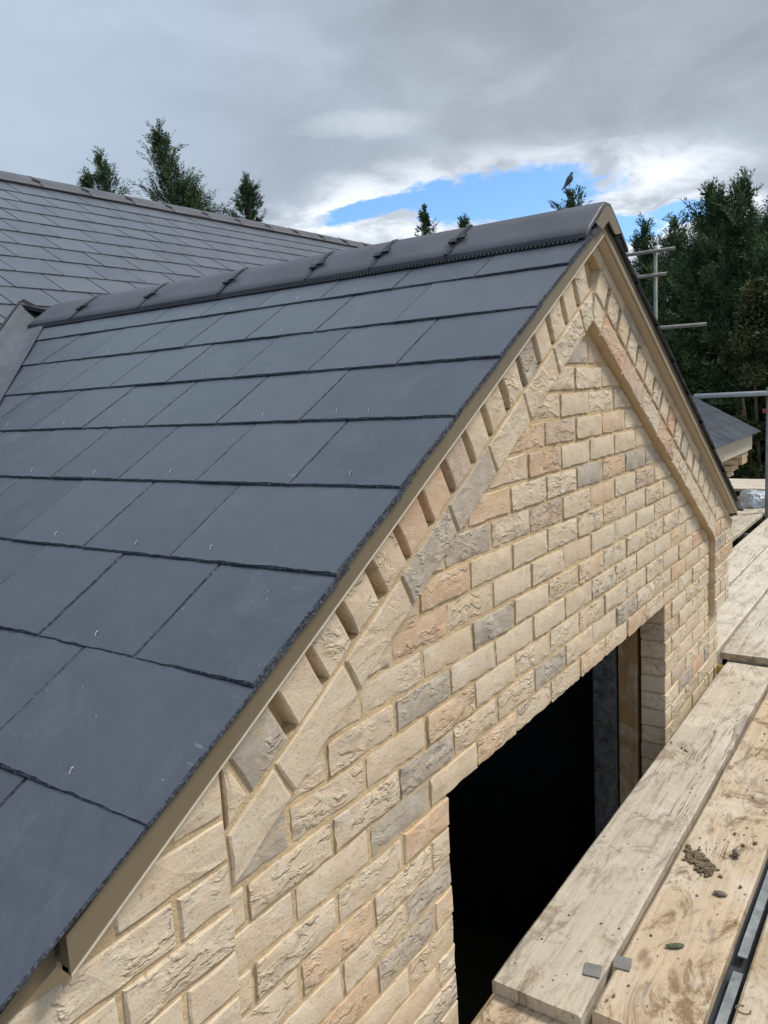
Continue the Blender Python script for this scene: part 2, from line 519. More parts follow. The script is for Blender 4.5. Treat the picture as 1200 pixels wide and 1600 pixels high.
def rakez(x, z0, s_l=SL, s_r=SR):
    return z0 - (s_l if x < CX else s_r) * abs(x - CX)


# mortar cores ---------------------------------------------------------------
core = MB()
YF, YB = 0.0028, 0.10
ZI = 0.653
core.prism_y([(XPL - .2, GROUND), (OX0 - .004, GROUND), (OX0 - .004, OZ + .004), (XPL - .2, OZ + .004)], YF, YB)
core.prism_y([(OX1 + .005, GROUND), (XPR + .17, GROUND), (XPR + .17, OZ + .004), (OX1 + .005, OZ + .004)], YF, YB)
core.prism_y([(OX0 - .004, GROUND), (OX0 - .004, -1.63), (OX1 + .005, -1.63), (OX1 + .005, GROUND)], YF, YB)
core.prism_y([(XPL - .2, OZ + .004), (XPR + .17, OZ + .004), (XPR + .17, rakez(XPR + .17, ZB + .02)), (CX, ZB + .02), (XPL - .2, rakez(XPL - .2, ZB + .02))], YF, YB)
wall = glink('gable_wall', core.mesh('gable_wall', M['mortar']))

# brick meshes -----------------------------------------------------------------
BRK = random.Random(3)


def brick_mesh(l, h, depth=0.10, nx=12, nz=4, rough=0.004, seed=0):
    """a hand-made brick: front grid at y=0 facing -Y, ragged rim, plain sides"""
    rd = random.Random(seed)
    mb = MB()
    off = Vector((rd.uniform(0, 50), rd.uniform(0, 50), rd.uniform(0, 50)))
    amp = rough * rd.uniform(0.35, 0.95)
    grid = []
    for j in range(nz + 1):
        for i in range(nx + 1):
            x = -l / 2 + l * i / nx
            z = -h / 2 + h * j / nz
            rim = i in (0, nx) or j in (0, nz)
            p = Vector((x, 0, z))
            d = noise.noise(p * 38 + off) + 0.6 * noise.noise(Vector((p.x * 50, 3, p.z * 120)) + off)
            y = -amp * (d + .75)
            if rim:
                y += 0.0012 + rd.uniform(0, 0.002)
                if i in (0, nx):
                    x -= math.copysign(rd.uniform(0, 0.0035), x)
                if j in (0, nz):
                    z -= math.copysign(rd.uniform(0, 0.003), z) + noise.noise(Vector((x * 14, seed, j))) * 0.002
            grid.append((x, y, z))
    fs = []
    W_ = nx + 1
    for j in range(nz):
        for i in range(nx):
            a = j * W_ + i
            fs.append((a, a + 1, a + W_ + 1, a + W_))
    ring = [i for i in range(W_)] + [j * W_ + nx for j in range(1, nz + 1)] + [nz * W_ + i for i in range(nx - 1, -1, -1)] + [j * W_ for j in range(nz - 1, 0, -1)]
    n0 = len(grid)
    n = len(ring)
    # the sides get their own vertices so that the arrises stay crisp
    back = [grid[i] for i in ring] + [(grid[i][0], depth, grid[i][2]) for i in ring]
    for k in range(n):
        fs.append((n0 + k, n0 + n + k, n0 + n + (k + 1) % n, n0 + (k + 1) % n))
    mb.add(grid + back, fs)
    return mb


def cut_brick(poly, y0=0.0, depth=0.10, seed=0, rough=0.003):
    """a brick sawn to a polygon (XZ about its centre): ragged outline, raised uneven face"""
    rd = random.Random(seed)
    n = len(poly)
    a = sum(poly[i][0] * poly[(i + 1) % n][1] - poly[(i + 1) % n][0] * poly[i][1] for i in range(n))
    if a < 0:
        poly = poly[::-1]
    pts = []
    for i in range(n):
        p, q = poly[i], poly[(i + 1) % n]
        L = math.hypot(q[0] - p[0], q[1] - p[1])
        k = max(1, int(L / 0.03))
        for j in range(k):
            t = j / k
            pts.append((p[0] + (q[0] - p[0]) * t + rd.uniform(-.0015, .0015), p[1] + (q[1] - p[1]) * t + rd.uniform(-.0015, .0015)))
    cx = sum(p[0] for p in pts) / len(pts)
    cz = sum(p[1] for p in pts) / len(pts)
    mb = MB()
    m_ = len(pts)
    vs = [(x, y0 + 0.002 + rd.uniform(0, .0015), z) for x, z in pts]
    ins = []
    for x, z in pts:
        d = math.hypot(x - cx, z - cz) or 1
        k = min(0.004 / d, 0.4)
        ins.append((x + (cx - x) * k, y0 + rd.uniform(-rough * .5, rough * .5), z + (cz - z) * k))
    vs += ins
    vs += [(cx, y0 + rd.uniform(-rough, rough * .3), cz)]
    vs += [(x, y0 + depth, z) for x, z in pts]
    fs = []
    for i in range(m_):
        j = (i + 1) % m_
        fs.append((i, j, m_ + j, m_ + i))
        fs.append((m_ + i, m_ + j, 2 * m_))
        fs.append((i, 2 * m_ + 1 + i, 2 * m_ + 1 + j, j))
    mb.add(vs, fs)
    return mb


FULL = [brick_mesh(0.2145, 0.0645, seed=s, rough=0.0045).mesh('brick', M['brick'], True) for s in range(16)]
brick_count = {'gable_wall': 0}


def put_poly_brick(poly, parent, name, y=0.0, depth=0.10, full=False):
    """poly in world XZ"""
    if area(poly) < 0.0006:
        return
    xs = [p[0] for p in poly]
    zs_ = [p[1] for p in poly]
    cx, cz = (min(xs) + max(xs)) / 2, (min(zs_) + max(zs_)) / 2
    dyy = y + BRK.uniform(-0.0022, 0.0012)
    if full:
        me = BRK.choice(FULL)
        rot = (0, math.pi * BRK.choice((0, 1)) * 0 + R(BRK.uniform(-.5, .5)), 0)
        o = link(name, me, parent, (cx, dyy, cz + BRK.uniform(-.0012, .0012)), rot)
    else:
        loc = [(p[0] - cx, p[1] - cz) for p in poly]
        me = cut_brick(loc, 0, depth, BRK.randrange(10 ** 6)).mesh(name, M['brick'], False)
        o = link(name, me, parent, (cx, dyy, cz))
    return o


J = 0.0052   # half joint
# stretcher bond field between the kneelers, below the raking band
for n in range(0, 27):
    zt = -(n - 8) * 0.075 - J
    zl = zt - 0.075 + 2 * J
    k0 = -8 if n % 2 == 0 else -7
    for k in range(k0, 28, 2):
        x0, x1 = k * 0.1125 + J, (k + 2) * 0.1125 - J
        wob = BRK.uniform(-.002, .002)
        P = [(x0 + wob, zl), (x1 + wob, zl), (x1 + wob, zt), (x0 + wob, zt)]
        full0 = area(P)
        zlim = ZI - 0.008
        P = clip(P, -SL, 1, zlim - SL * CX)
        P = clip(P, SR, 1, zlim + SR * CX)
        P = clip(P, -1, 0, -(XPL + J + .002))
        P = clip(P, 1, 0, XPR - J - .002)
        if not P:
            continue
        zm = (zl + zt) / 2
        parts = [P]
        if zm < OZ and zm > -1.64:
            parts = [clip(P, 1, 0, OX0), clip(P, -1, 0, -OX1)]
        for Q in parts:
            if len(Q) > 2 and area(Q) > 0.0008:
                put_poly_brick(Q, wall, 'brick', 0.0, 0.10, full=abs(area(Q) - full0) < 1e-5)

# raking band: top course, dentils, lower stretchers -------------------------------
bm_ = MB()


def rp(side, u, q):
    """u along the rake from the apex, q square to it below the verge board -> XZ"""
    th = TL if side < 0 else TR
    c_, s_ = math.cos(th), math.sin(th)
    return (CX + side * (u * c_ - q * s_), ZB - u * s_ - q * c_)


def qlen(side):
    # length of the band down to the kneeler
    th = TL if side < 0 else TR
    x = (CX - XPL) if side < 0 else (XPR - CX)
    return x / math.cos(th)


def apex_clip(side, poly):
    """mitre at the centre line"""
    return clip(poly, side * -1, 0, side * -1 * CX - 0.003)


band = None
for side in (-1, 1):
    UL = qlen(side) + 0.27
    for q0, q1, yf, yb in ((-.012, .037, BAND + .0036, .05), (.126, .212, BAND + .0036, .05), (.030, .135, .040, .06)):
        P = [rp(side, -.2, q0), rp(side, UL, q0), rp(side, UL, q1), rp(side, -.2, q1)]
        P = apex_clip(side, P)
        lim = XPL - .03 if side < 0 else XPR + .03
        P = clip(P, side, 0, side * lim) if q0 > 0.02 else P
        if side < 0 and q0 < 0.02:
            P = clip(P, -1, 0, 0.80)
        if side > 0 and q0 < 0.02:
            P = clip(P, 1, 0, 3.0)
        bm_.prism_y(P, yf, yb)
band = glink('verge_band', bm_.mesh('verge_band', M['mortar']))
for side in (-1, 1):
    lim = XPL + .006 if side < 0 else XPR - .006
    uend = qlen(side)
    # top course
    u = -0.1
    i = 0
    while u < uend + .16:
        P = [rp(side, u + J, .000), rp(side, u + .225 - J, .000), rp(side, u + .225 - J, .0345), rp(side, u + J, .0345)]
        P = apex_clip(side, P)
        if len(P) > 2:
            put_poly_brick(P, band, 'brick', BAND, 0.06)
        u += 0.225
    # dentils, then flush bricks down to the kneeler
    k = 0
    while True:
        ue = 0.191 + 0.1095 * k
        if ue > uend - 0.11:
            break
        jit = BRK.uniform(-.003, .003)
        P = [rp(side, ue - .0845 + jit, .0385), rp(side, ue + jit, .0385), rp(side, ue + jit, .1235 + BRK.uniform(-.003, .003)), rp(side, ue - .0845 + jit, .1235)]
        P = apex_clip(side, P)
        P = clip(P, side, 0, side * lim)
        if len(P) > 2:
            put_poly_brick(P, band, 'dentil_brick', BAND - .001, 0.10)
        k += 1
    ue = 0.191 + 0.1095 * (k - 1) + .012
    fl = clip([rp(side, ue + .012, .0375), rp(side, ue + .5, .0375), rp(side, ue + .5, .127), rp(side, ue + .012, .127)], side, 0, side * lim)
    fill = MB().prism_y(fl, BAND + .0041, .05)
    glink('band_mortar', fill.mesh('band_mortar', M['mortar']))
    while ue < uend + .1:
        P = clip([rp(side, ue + .014, .040), rp(side, ue + .118, .040), rp(side, ue + .118, .1235), rp(side, ue + .014, .1235)], side, 0, side * lim)
        if len(P) > 2 and area(P) > .001:
            put_poly_brick(P, band, 'brick', BAND, 0.06)
        ue += .114
    # lower raking stretchers
    for u0 in [-.03 + .2285 * i for i in range(10)]:
        P = [rp(side, u0 + J, .135), rp(side, u0 + .2285 - J, .135), rp(side, u0 + .2285 - J, .2105), rp(side, u0 + J, .2105)]
        P = apex_clip(side, P)
        P = clip(P, side, 0, side * lim)
        if len(P) > 2 and area(P) > .001:
            put_poly_brick(P, band, 'brick', BAND, 0.06)

# kneelers: corbelled brick corners --------------------------------------------------
for side in (-1, 1):
    xin = XPL if side < 0 else XPR
    kb = MB()
    steps = [(-0.18, -0.437, .385), (-0.437, -0.662, .285), (-0.662, -1.6, .175)]
    if side > 0:
        steps = [(-0.19, -0.437, .385), (-0.437, -0.662, .285), (-0.662, -1.6, .178)]
    kn_bricks = []
    for (zt, zl, wd) in steps:
        xo = xin + side * wd
        P = [(min(xin, xo - side * .004), zl + .003), (max(xin, xo - side * .004), zl + .003), (max(xin, xo - side * .004), zt + .18), (min(xin, xo - side * .004), zt + .18)]
        if zt < -0.3:
            P = [(p[0], min(p[1], zt + .003)) for p in P]
        # the rake trims the top
        if side < 0:
            P = clip(P, -SL, 1, ZB + .01 - SL * CX)
        else:
            P = clip(P, SR, 1, ZB + .01 + SR * CX)
        yfr = BAND + .0036 if not (side > 0 and wd < .2) else YF
        kb.prism_y(P, yfr + .0006, 0.22)
        n0 = int(round((0.6 - zt) / 0.075)) - 4
        for n in range(0, 27):
            bt = -(n - 8) * 0.075 - J
            bb = bt - 0.075 + 2 * J
            zm = (bt + bb) / 2
            if not (zl < zm < (zt if zt < -.3 else .3)):
                continue
            w2 = wd
            cuts = [0, .105, wd] if n % 2 else [0, wd] if wd < .24 else [0, .21, wd]
            for a_, b_ in zip(cuts[:-1], cuts[1:]):
                if b_ - a_ < .02:
                    continue
                xa, xb = xin + side * (a_ + (J if a_ else .001)), xin + side * (b_ - (J if b_ < wd else 0))
                Q = [(min(xa, xb), bb), (max(xa, xb), bb), (max(xa, xb), bt), (min(xa, xb), bt)]
                if side < 0:
                    Q = clip(Q, -SL, 1, ZB - .046 - SL * CX)
                else:
                    Q = clip(Q, SR, 1, ZB - .046 + SR * CX)
                if len(Q) > 2 and area(Q) > .0006:
                    kn_bricks.append((Q, BAND if yfr < 0 else 0.0, 0.10))
    kn = glink('kneeler', kb.mesh('kneeler', M['mortar']))
    if side < 0:
        for (zt, zl, wd) in steps:
            xo = xin - wd
            for n in range(0, 27):
                zm = -(n - 8 + .5) * 0.075
                if zl < zm < min(zt, rakez(xo, ZB)):
                    o = link('brick', BRK.choice(FULL), kn, (xo - .001, BAND + .109, zm), (0, 0, R(-90)))
    for Q, y_, d_ in kn_bricks:
        put_poly_brick(Q, kn, 'brick', y_, d_)
        # return face of the corner, seen end-on
# verge top filler handled by the band's top course

# jamb linings of the opening, back wall -------------------------------------------------
jt = MB().box(OX1 - .012, OX1 + .06, .118, .192, -1.63, OZ + .02)
o = glink('jamb_timber', jt.mesh('jamb_timber', M['timber']))
o['label'] = 'rough brown timber closing the cavity at the right jamb'
jb = glink('block_jamb', MB().box(OX1 - .004, OX1 + .10, .205, .31, -1.63, OZ + .05).mesh('block_jamb', M['grey_mortar']))
zz = OZ - .02
for k in range(6):
    hgt = .215
    bb = brick_mesh(.098, hgt - .012, .06, 4, 6, .002, 300 + k).mesh('block', M['block'], True)
    link('block', bb, jb, (OX1 - .012, .257, zz - hgt * .5 + .10), (0, 0, R(-90)))
    zz -= hgt
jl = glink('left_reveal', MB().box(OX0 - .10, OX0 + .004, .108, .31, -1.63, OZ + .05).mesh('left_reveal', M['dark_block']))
# steel lintel over the opening
glink('lintel', MB().box(OX0 - .15, OX1 + .15, .012, .30, OZ - .002, OZ + .010).mesh('lintel', M['galv']))
sill = glink('sill_course', MB().box(OX0, OX1, .012, .31, -1.64, -1.62).mesh('sill_course', M['mortar']))
# unplastered room behind, its darkness put into the wall colour
rm = MB()
X0, X1, Y1 = -.52, 2.70, 4.6
rm.box(X0 - .1, X0, .31, Y1, GROUND, -.15)
rm.box(X1, X1 + .1, .31, Y1, GROUND, -.15)
rm.box(X0 - .1, X1 + .1, Y1, Y1 + .1, GROUND, -.15)
rm.box(X0 - .1, OX0 - .10, .21, .31, GROUND, -.15)
rm.box(OX1 + .1, X1 + .1, .21, .31, GROUND, -.15)
rm.box(OX0 - .1, OX1 + .1, .21, .31, GROUND, -1.64)
rm.box(OX0 - .1, OX1 + .1, .21, .31, OZ + .05, -.15)
rm.box(X0 - .1, X1 + .1, .315, Y1 + .1, -.19, -.15)
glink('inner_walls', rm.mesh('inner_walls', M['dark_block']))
sw = MB()
sw.box(XWL, XWL + .10, .10, 1.4, GROUND, -.13)
sw.box(XWR - .10, XWR, .10, 1.1, GROUND, -.17)
glink('side_wall', sw.mesh('side_wall', M['brick']))


# ------------------------------------------------------------------ slates
class Slope:
    """a roof plane: origin on the ridge line, e along the courses, d down the slope, n outwards"""
    def __init__(s, org, e, d):
        s.o = Vector(org)
        s.e = Vector(e).normalized()
        s.d = Vector(d).normalized()
        s.n = s.e.cross(s.d)
        if s.n.z < 0:
            s.n = -s.n

    def p(s, a, b, h=0.0):
        return s.o + s.e * a + s.d * b + s.n * h


TH, GA = 0.0052, 0.2435


def slate_object(sl, poly, tail, parent, name, mt, rd, ragged=True, kick=None):
    """poly in (along, down) coordinates; the slate's tail lies at down = tail"""
    n = len(poly)
    a = sum(poly[i][0] * poly[(i + 1) % n][1] - poly[(i + 1) % n][0] * poly[i][1] for i in range(n))
    if a < 0:
        poly = poly[::-1]
    ca = sum(p[0] for p in poly) / n
    tilt = rd.uniform(-.0060, .0060)
    lift = rd.uniform(0, .0012)

    def top(aa, bb):
        h = -(TH / GA) * (tail - bb) + tilt * (aa - ca) + lift
        if kick:
            h += kick(bb)
        return h
    pts = []
    for i in range(n):
        p, q = poly[i], poly[(i + 1) % n]
        L = math.hypot(q[0] - p[0], q[1] - p[1])
        vis = min(p[1], q[1]) > tail - GA - .04 or True
        k = max(1, int(L / (.018 if ragged else .2))) if vis else 1
        for j in range(k):
            t = j / k
            pts.append((p[0] + (q[0] - p[0]) * t, p[1] + (q[1] - p[1]) * t))
    m_ = len(pts)
    cb = sum(p[1] for p in pts) / m_
    cen = Vector(sl.p(ca, tail, 0))
    vs = []
    jit = .0011 if ragged else 0.0004
    ins = .0034 if ragged else .0015
    outer, inner, bot = [], [], []
    for i, (x, y) in enumerate(pts):
        x1, y1 = x + rd.uniform(-jit, jit), y + rd.uniform(-jit, jit)
        h = top(x1, y1)
        outer.append(sl.p(x1, y1, h - TH * rd.uniform(.45, .8)) - cen)
        pr, nx_ = pts[i - 1], pts[(i + 1) % m_]
        tx, ty = nx_[0] - pr[0], nx_[1] - pr[1]
        L = math.hypot(tx, ty) or 1
        k = ins * rd.uniform(.4, 1.5) * (1.0 if abs(ty) < abs(tx) else .55)
        xi, yi = x - ty / L * k, y + tx / L * k
        inner.append(sl.p(xi, yi, top(xi, yi)) - cen)
        bot.append(sl.p(x1, y1, h - TH) - cen)
    vs = outer + inner + bot
    fs = []
    # chips along the dressed edge
    flip = sl.e.cross(sl.d).dot(sl.n) < 0

    def F(*ix):
        fs.append(tuple(reversed(ix)) if flip else tuple(ix))
    F(*range(m_, 2 * m_))
    for i in range(m_):
        j = (i + 1) % m_
        F(i, j, m_ + j, m_ + i)
        F(2 * m_ + i, 2 * m_ + j, j, i)
    mb = MB().add(vs, fs)
    me = mb.mesh(name, mt)
    me.materials.append(M['slate_edge'])
    me.polygons.foreach_set('material_index', [0] + [1] * (len(me.polygons) - 1))
    o = link(name, me, parent, cen)
    return o


rd = random.Random(21)
# near slope of the gable ------------------------------------------------------------
thl = TL
gs = Slope((CX, 0, ZS), (0, 1, 0), (-math.cos(thl), 0, -math.sin(thl)))
SEAVE = 2.300
YV0 = -O - .015
TM = 0.57                     # pitch of the main roof
MY, MZ = 5.2, 2.318           # main ridge


def main_z(y):
    return MZ - TM * (MY - y)


def valley_y(s):
    """Y of the valley line at down-slope distance s on the gable's slope"""
    z = ZS - s * math.sin(thl)
    return MY - (MZ - z) / TM


kick = lambda b: 0.055 * max(0.0, b - 1.8) ** 2
deck = MB()
prof = [(0.0, -.034), (1.8, -.034), (2.05, -.034 + kick(2.05)), (SEAVE - .03, -.034 + kick(2.27))]
for (b0, h0), (b1, h1) in zip(prof[:-1], prof[1:]):
    A = [gs.p(YV0 + .045, b0, h0), gs.p(valley_y(b0) + .2, b0, h0), gs.p(valley_y(b1) + .2, b1, h1), gs.p(YV0 + .045, b1, h1)]
    A2 = [p - gs.n * .007 for p in A]
    deck.add(A + A2, [(0, 1, 2, 3), (7, 6, 5, 4), (0, 4, 5, 1), (1, 5, 6, 2), (2, 6, 7, 3), (3, 7, 4, 0)])
slope = glink('gable_slate_slope', deck.mesh('gable_slate_slope', M['under']))
rows = [0.115 + GA * 0] + [0.357 + 0.2430 * k for k in range(9)]
vd = (valley_y(1.0) - valley_y(0.0))     # change of Y per metre down the slope
RIV = []
for r_, tail in enumerate(rows):
    odd = r_ % 2 == 1
    head = max(0.02, tail - (0.52 if r_ > 1 else .3))
    edges = [YV0, .203 if odd else .203 + .1425]
    while edges[-1] < 3.0:
        edges.append(edges[-1] + .2845)
    for y0, y1 in zip(edges[:-1], edges[1:]):
        gap_ = .0012
        jx = rd.uniform(-.0018, .0018)
        P = [(y0 + (gap_ if y0 > 0 else 0) + jx, head), (y1 - gap_ + jx, head), (y1 - gap_ + jx, tail + rd.uniform(-.0015, .0015)), (y0 + (gap_ if y0 > 0 else 0) + jx, tail + rd.uniform(-.0015, .0015))]
        if y0 < 0:
            P[0] = (y0 + rd.uniform(-.002, .002), head)
            P[3] = (y0 + rd.uniform(-.003, .003), P[3][1])
        # cut along the valley (keep y <= valley_y(s) - .085)
        P = clip(P, 1, -vd, valley_y(0.0) - .10)
        if len(P) < 3 or area(P) < .004:
            continue
        slate_object(gs, P, tail, slope, 'slate', M['slate'], rd, True, kick)
        ym = (y0 + y1) / 2
        if ym < valley_y(tail) - .15 and r_ > 0:
            RIV.append((ym + rd.uniform(-.03, .03), tail - .028 + rd.uniform(-.006, .006)))
            if y1 - y0 > .35:
                RIV.append((ym + .12, tail - .03))
rv = MB()
for (a, b) in RIV:
    if rd.random() < .25:
        continue
    h0 = -(TH / GA) * .028 + .0005 + kick(b)
    ang = rd.uniform(-.9, .9)
    u = (gs.e * math.cos(ang) * .35 + gs.d * -1).normalized()
    q0 = gs.p(a, b, h0)
    q1 = q0 + u * .009 + gs.n * .0025
    rv.tube(q0, q1, .0010, 6)
    rv.tube(q1 - u * .001, q1 + u * .003 - gs.n * .0015, .0015, 6)
rvo = glink('slate_nails', rv.mesh('slate_nails', M['rivet']))
rvo['kind'] = 'stuff'

# far slope of the gable: the verge slates seen along the edge -----------------------
thr = TR
gr = Slope((CX, 0, ZS), (0, -1, 0), (math.cos(thr), 0, -math.sin(thr)))
dk = MB()
A = [gr.p(-(YV0 + .05), 0, -.030), gr.p(-3.4, 0, -.030), gr.p(-1.2, 2.3, -.030), gr.p(-(YV0 + .05), 2.3, -.030)]
A2 = [p - gr.n * .007 for p in A]
dk.add(A + A2, [(3, 2, 1, 0), (4, 5, 6, 7), (0, 1, 5, 4), (1, 2, 6, 5), (2, 3, 7, 6), (3, 0, 4, 7)])
slope2 = glink('far_slate_slope', dk.mesh('far_slate_slope', M['under']))
for r_, tail in enumerate(rows):
    head = max(0.02, tail - .5)
    odd = r_ % 2 == 1
    edges = [YV0, .203 if odd else .345]
    while edges[-1] < 2.8:
        edges.append(edges[-1] + .2845)
    tail2 = min(tail, 2.30)
    for y0, y1 in zip(edges[:-1], edges[1:]):
        if y0 > 3.0 - .95 * tail:
            continue
        P = [(-y1 + .002, head), (-y0 - .002, head), (-y0 - .002, tail2), (-y1 + .002, tail2)]
        slate_object(gr, P, tail2, slope2, 'slate', M['slate'], rd, y0 < 0)

# bargeboards and soffits ---------------------------------------------------------------
for side in (-1, 1):
    th = TL if side < 0 else TR
    s_ = SL if side < 0 else SR
    XE = -.800 if side < 0 else 2.985
    # board from its lower edge to just under the slates
    zf = ZB if side < 0 else ZB + .016
    P = [(CX, zf), (XE, rakez(XE, zf)), (XE, rakez(XE, ZS - .017)), (CX, ZS - .017)]
    b = MB().prism_y(P, -O, -O + .018)
    bo = glink('bargeboard', b.mesh('bargeboard', M['fascia']))
    # little drip bead along the bottom edge
    bd = MB().prism_y([(CX, zf - .0016), (XE, rakez(XE, zf - .0016)), (XE, rakez(XE, zf + .0014)), (CX, zf + .0014)], -O - .0018, -O + .006)
    link('drip_bead', bd.mesh('drip_bead', M['fascia_edge']), bo)
    sv = [(CX, -O + .005, zf + .001), (XE, -O + .005, rakez(XE, zf + .001)), (XE, .02, rakez(XE, ZB + .002)), (CX, .02, ZB + .002)]
    sf = MB().add(sv + [(x_, y_, z_ + .007) for x_, y_, z_ in sv], [(0, 1, 2, 3), (7, 6, 5, 4), (0, 4, 5, 1), (1, 5, 6, 2), (2, 6, 7, 3), (3, 7, 4, 0)])
    glink('soffit', sf.mesh('soffit', M['soffit']))
    # boxed end at the eaves, over the kneeler
    xe0, xe1 = (XE, XE + .10) if side < 0 else (XE - .10, XE)
    PB = [(XE, rakez(XE, ZB) + .002), (XE - side * .085, rakez(XE, ZB) + .002), (XE - side * .085, rakez(XE - side * .085, ZB) - .002)]
    # slates' bedding strip between board and slates
    bs = MB().prism_y([(CX, ZS - .026), (XE + side * .09, rakez(XE + side * .09, ZS - .026)), (XE + side * .09, rakez(XE + side * .09, ZS - .013)), (CX, ZS - .013)], -O + .019, .03)
    glink('undercloak', bs.mesh('undercloak', M['under']))
# eaves box ends
eb = MB().prism_y([(-.800, rakez(-.800, ZB)), (-.800, rakez(-.800, ZS - .03)), (-.905, rakez(-.905, ZS - .03)), (-.905, rakez(-.905, ZS - .03) - .02)], -O + .03, .9)
glink('eaves_box', eb.mesh('eaves_box', M['fascia']))

# ridge tiles ----------------------------------------------------------------------------


def ridge_section(half, rise, tl, tr, thick=.013, n=9):
    """angular ridge tile with a rounded crown, outer then inner profile (x, z); x to the right"""
    def prof(off):
        r = []
        for k in range(n + 1):
            t = -1 + 2 * k / n
            s_ = tl if t < 0 else tr
            a = abs(t)
            x = t * (half - 0)
            crown = .030
            z = -s_ * (math.sqrt(x * x + crown * crown) - crown) + off
            r.append((x, z))
        return r
    return prof(0.0), prof(-thick)


def ridge_tile(org, axis, side, length, section, name, parent, mt, rd_):
    out, inn = section
    vs = []
    A = Vector(org)
    ax = Vector(axis)
    sd_ = Vector(side)
    N = len(out)
    rings = [(0.0, .002), (.006, 0), (length - .006, 0), (length, .002)]
    for (t, dr) in rings:
        for (x, z) in out:
            vs.append(ax * t + sd_ * x + Vector((0, 0, z - dr)))
    for (t, dr) in (rings[0], rings[-1]):
        for (x, z) in inn:
            vs.append(ax * t + sd_ * x + Vector((0, 0, z)))
    fs = []
    for r in range(3):
        for i in range(N - 1):
            a = r * N + i
            fs.append((a, a + 1, a + N + 1, a + N))
    b0, b1 = 4 * N, 5 * N
    for i in range(N - 1):
        fs.append((b0 + i, b1 + i, b1 + i + 1, b0 + i + 1))
        fs.append((i, b0 + i, b0 + i + 1, i + 1))
        fs.append((3 * N + i, 3 * N + i + 1, b1 + i + 1, b1 + i))
    for i in (0, N - 1):
        fs.append((i, N + i, 2 * N + i, 3 * N + i, b1 + i, b0 + i))
    me = MB().add(vs, fs).mesh(name, mt, False)
    me.polygons.foreach_set('use_smooth', [True] * (3 * (N - 1)) + [False] * (len(me.polygons) - 3 * (N - 1)))
    bmx = bmesh.new()
    bmx.from_mesh(me)
    bmesh.ops.recalc_face_normals(bmx, faces=bmx.faces)
    bmx.to_mesh(me)
    bmx.free()
    return link(name, me, parent, A, (rd_.uniform(-.003, .003), rd_.uniform(-.01, .01), rd_.uniform(-.003, .003)))


sec = ridge_section(.178, .1, .735, .755)
ZR = ZS + .025
cuts = [-.0795, .372, .660, .940, 1.375, 1.845, 2.320, 2.66]
roll = MB()
# corrugated black ventilated roll under the tiles, a comb of small ribs on the near side
for side, sl_ in ((-1, gs), (1, None)):
    if side < 0:
        y = -.055
        while y < 2.60:
            hh = .009
            b0, b1 = .190, .216
            p = [gs.p(y, b0, 0), gs.p(y + .008, b0, 0), gs.p(y + .008, b1, 0), gs.p(y, b1, 0)]
            q = [v_ + gs.n * hh for v_ in p[:2]] + [v_ + gs.n * .003 for v_ in p[2:]]
            roll.add(p + q, [(4, 5, 6, 7), (0, 4, 7, 3), (1, 2, 6, 5), (2, 3, 7, 6)])
            y += .0135
        p = [gs.p(-.06, .10, .004), gs.p(2.62, .10, .004), gs.p(2.62, .190, .004), gs.p(-.06, .190, .004)]
        q = [v_ + gs.n * .006 for v_ in p]
        roll.add(p + q, [(0, 1, 2, 3), (4, 5, 6, 7), (0, 1, 5, 4), (1, 2, 6, 5), (2, 3, 7, 6), (3, 0, 4, 7)])
glink('ridge_roll', roll.mesh('ridge_roll', M['black']))


def ridge_clip(org, axis, side, parent, section, gloc):
    """black union strap at a joint between tiles"""
    out, inn = section
    mb = MB()
    ax, sd_ = Vector(axis), Vector(side)
    vs, fs = [], []
    for (x, z) in out:
        for t, dz_ in ((-.010, .0035), (.008, .0035)):
            vs.append(ax * t + sd_ * x + Vector((0, 0, z + dz_)))
    for i in range(len(out) - 1):
        fs.append((2 * i, 2 * i + 1, 2 * i + 3, 2 * i + 2))
    mb.add(vs, fs)
    for sx in (-1, 1):
        i = 2 if sx < 0 else len(out) - 3
        x, z = out[i]
        x *= 1.05
        for dt, ddx in ((-.022, 0.0), (.002, .016)):
            b = MB()
            b.box(-.012, .012, -.013, .013, 0, .006)
            ang = math.atan(.73) * (-sx)
            mt_ = Matrix.Rotation(-ang if sx < 0 else -ang, 4, ax)
            base = ax * dt + sd_ * (x + sx * ddx) + Vector((0, 0, z - abs(ddx) * .73 + .003))
            mb.add([base + (mt_ @ (sd_ * p[0] * 1 + ax * p[1] + Vector((0, 0, p[2])))) for p in b.v], b.f)
    me = mb.mesh('union_clip', M['black'])
    return link('union_clip', me, parent, gloc)


for i, (y0, y1) in enumerate(zip(cuts[:-1], cuts[1:])):
    t = ridge_tile((CX, y0 + .002, ZR), (0, 1, 0), (1, 0, 0), y1 - y0 - .004, sec, 'ridge_tile', gable, M['ridge'], rd)
    t.location = (0, y0 + .002, ZR - GROUND)
    if i > 0:
        ridge_clip(None, (0, 1, 0), (1, 0, 0), t, sec, (0, -.002, 0))
# closing piece under the front ridge tile
CZ = ZR - .014
cpo = [(CX - .105, CZ - .062), (CX - .05, CZ - .024), (CX - .018, CZ - .003), (CX + .018, CZ - .003), (CX + .05, CZ - .024), (CX + .105, CZ - .064), (CX + .07, CZ - .072), (CX + .055, ZB + .006), (CX, ZB + .038), (CX - .055, ZB + .006), (CX - .07, CZ - .072)]
cp = MB().prism_y(cpo, -.0800, -.0755)
glink('apex_cover', cp.mesh('apex_cover', M['fascia']))

# valley gutter ------------------------------------------------------------------------
vb = MB()
vl = []
for s in np.linspace(0.0, 2.6, 14):
    y = valley_y(s)
    z = ZS - s * math.sin(thl)
    x = CX - s * math.cos(thl)
    vl.append(Vector((x, y, z)))
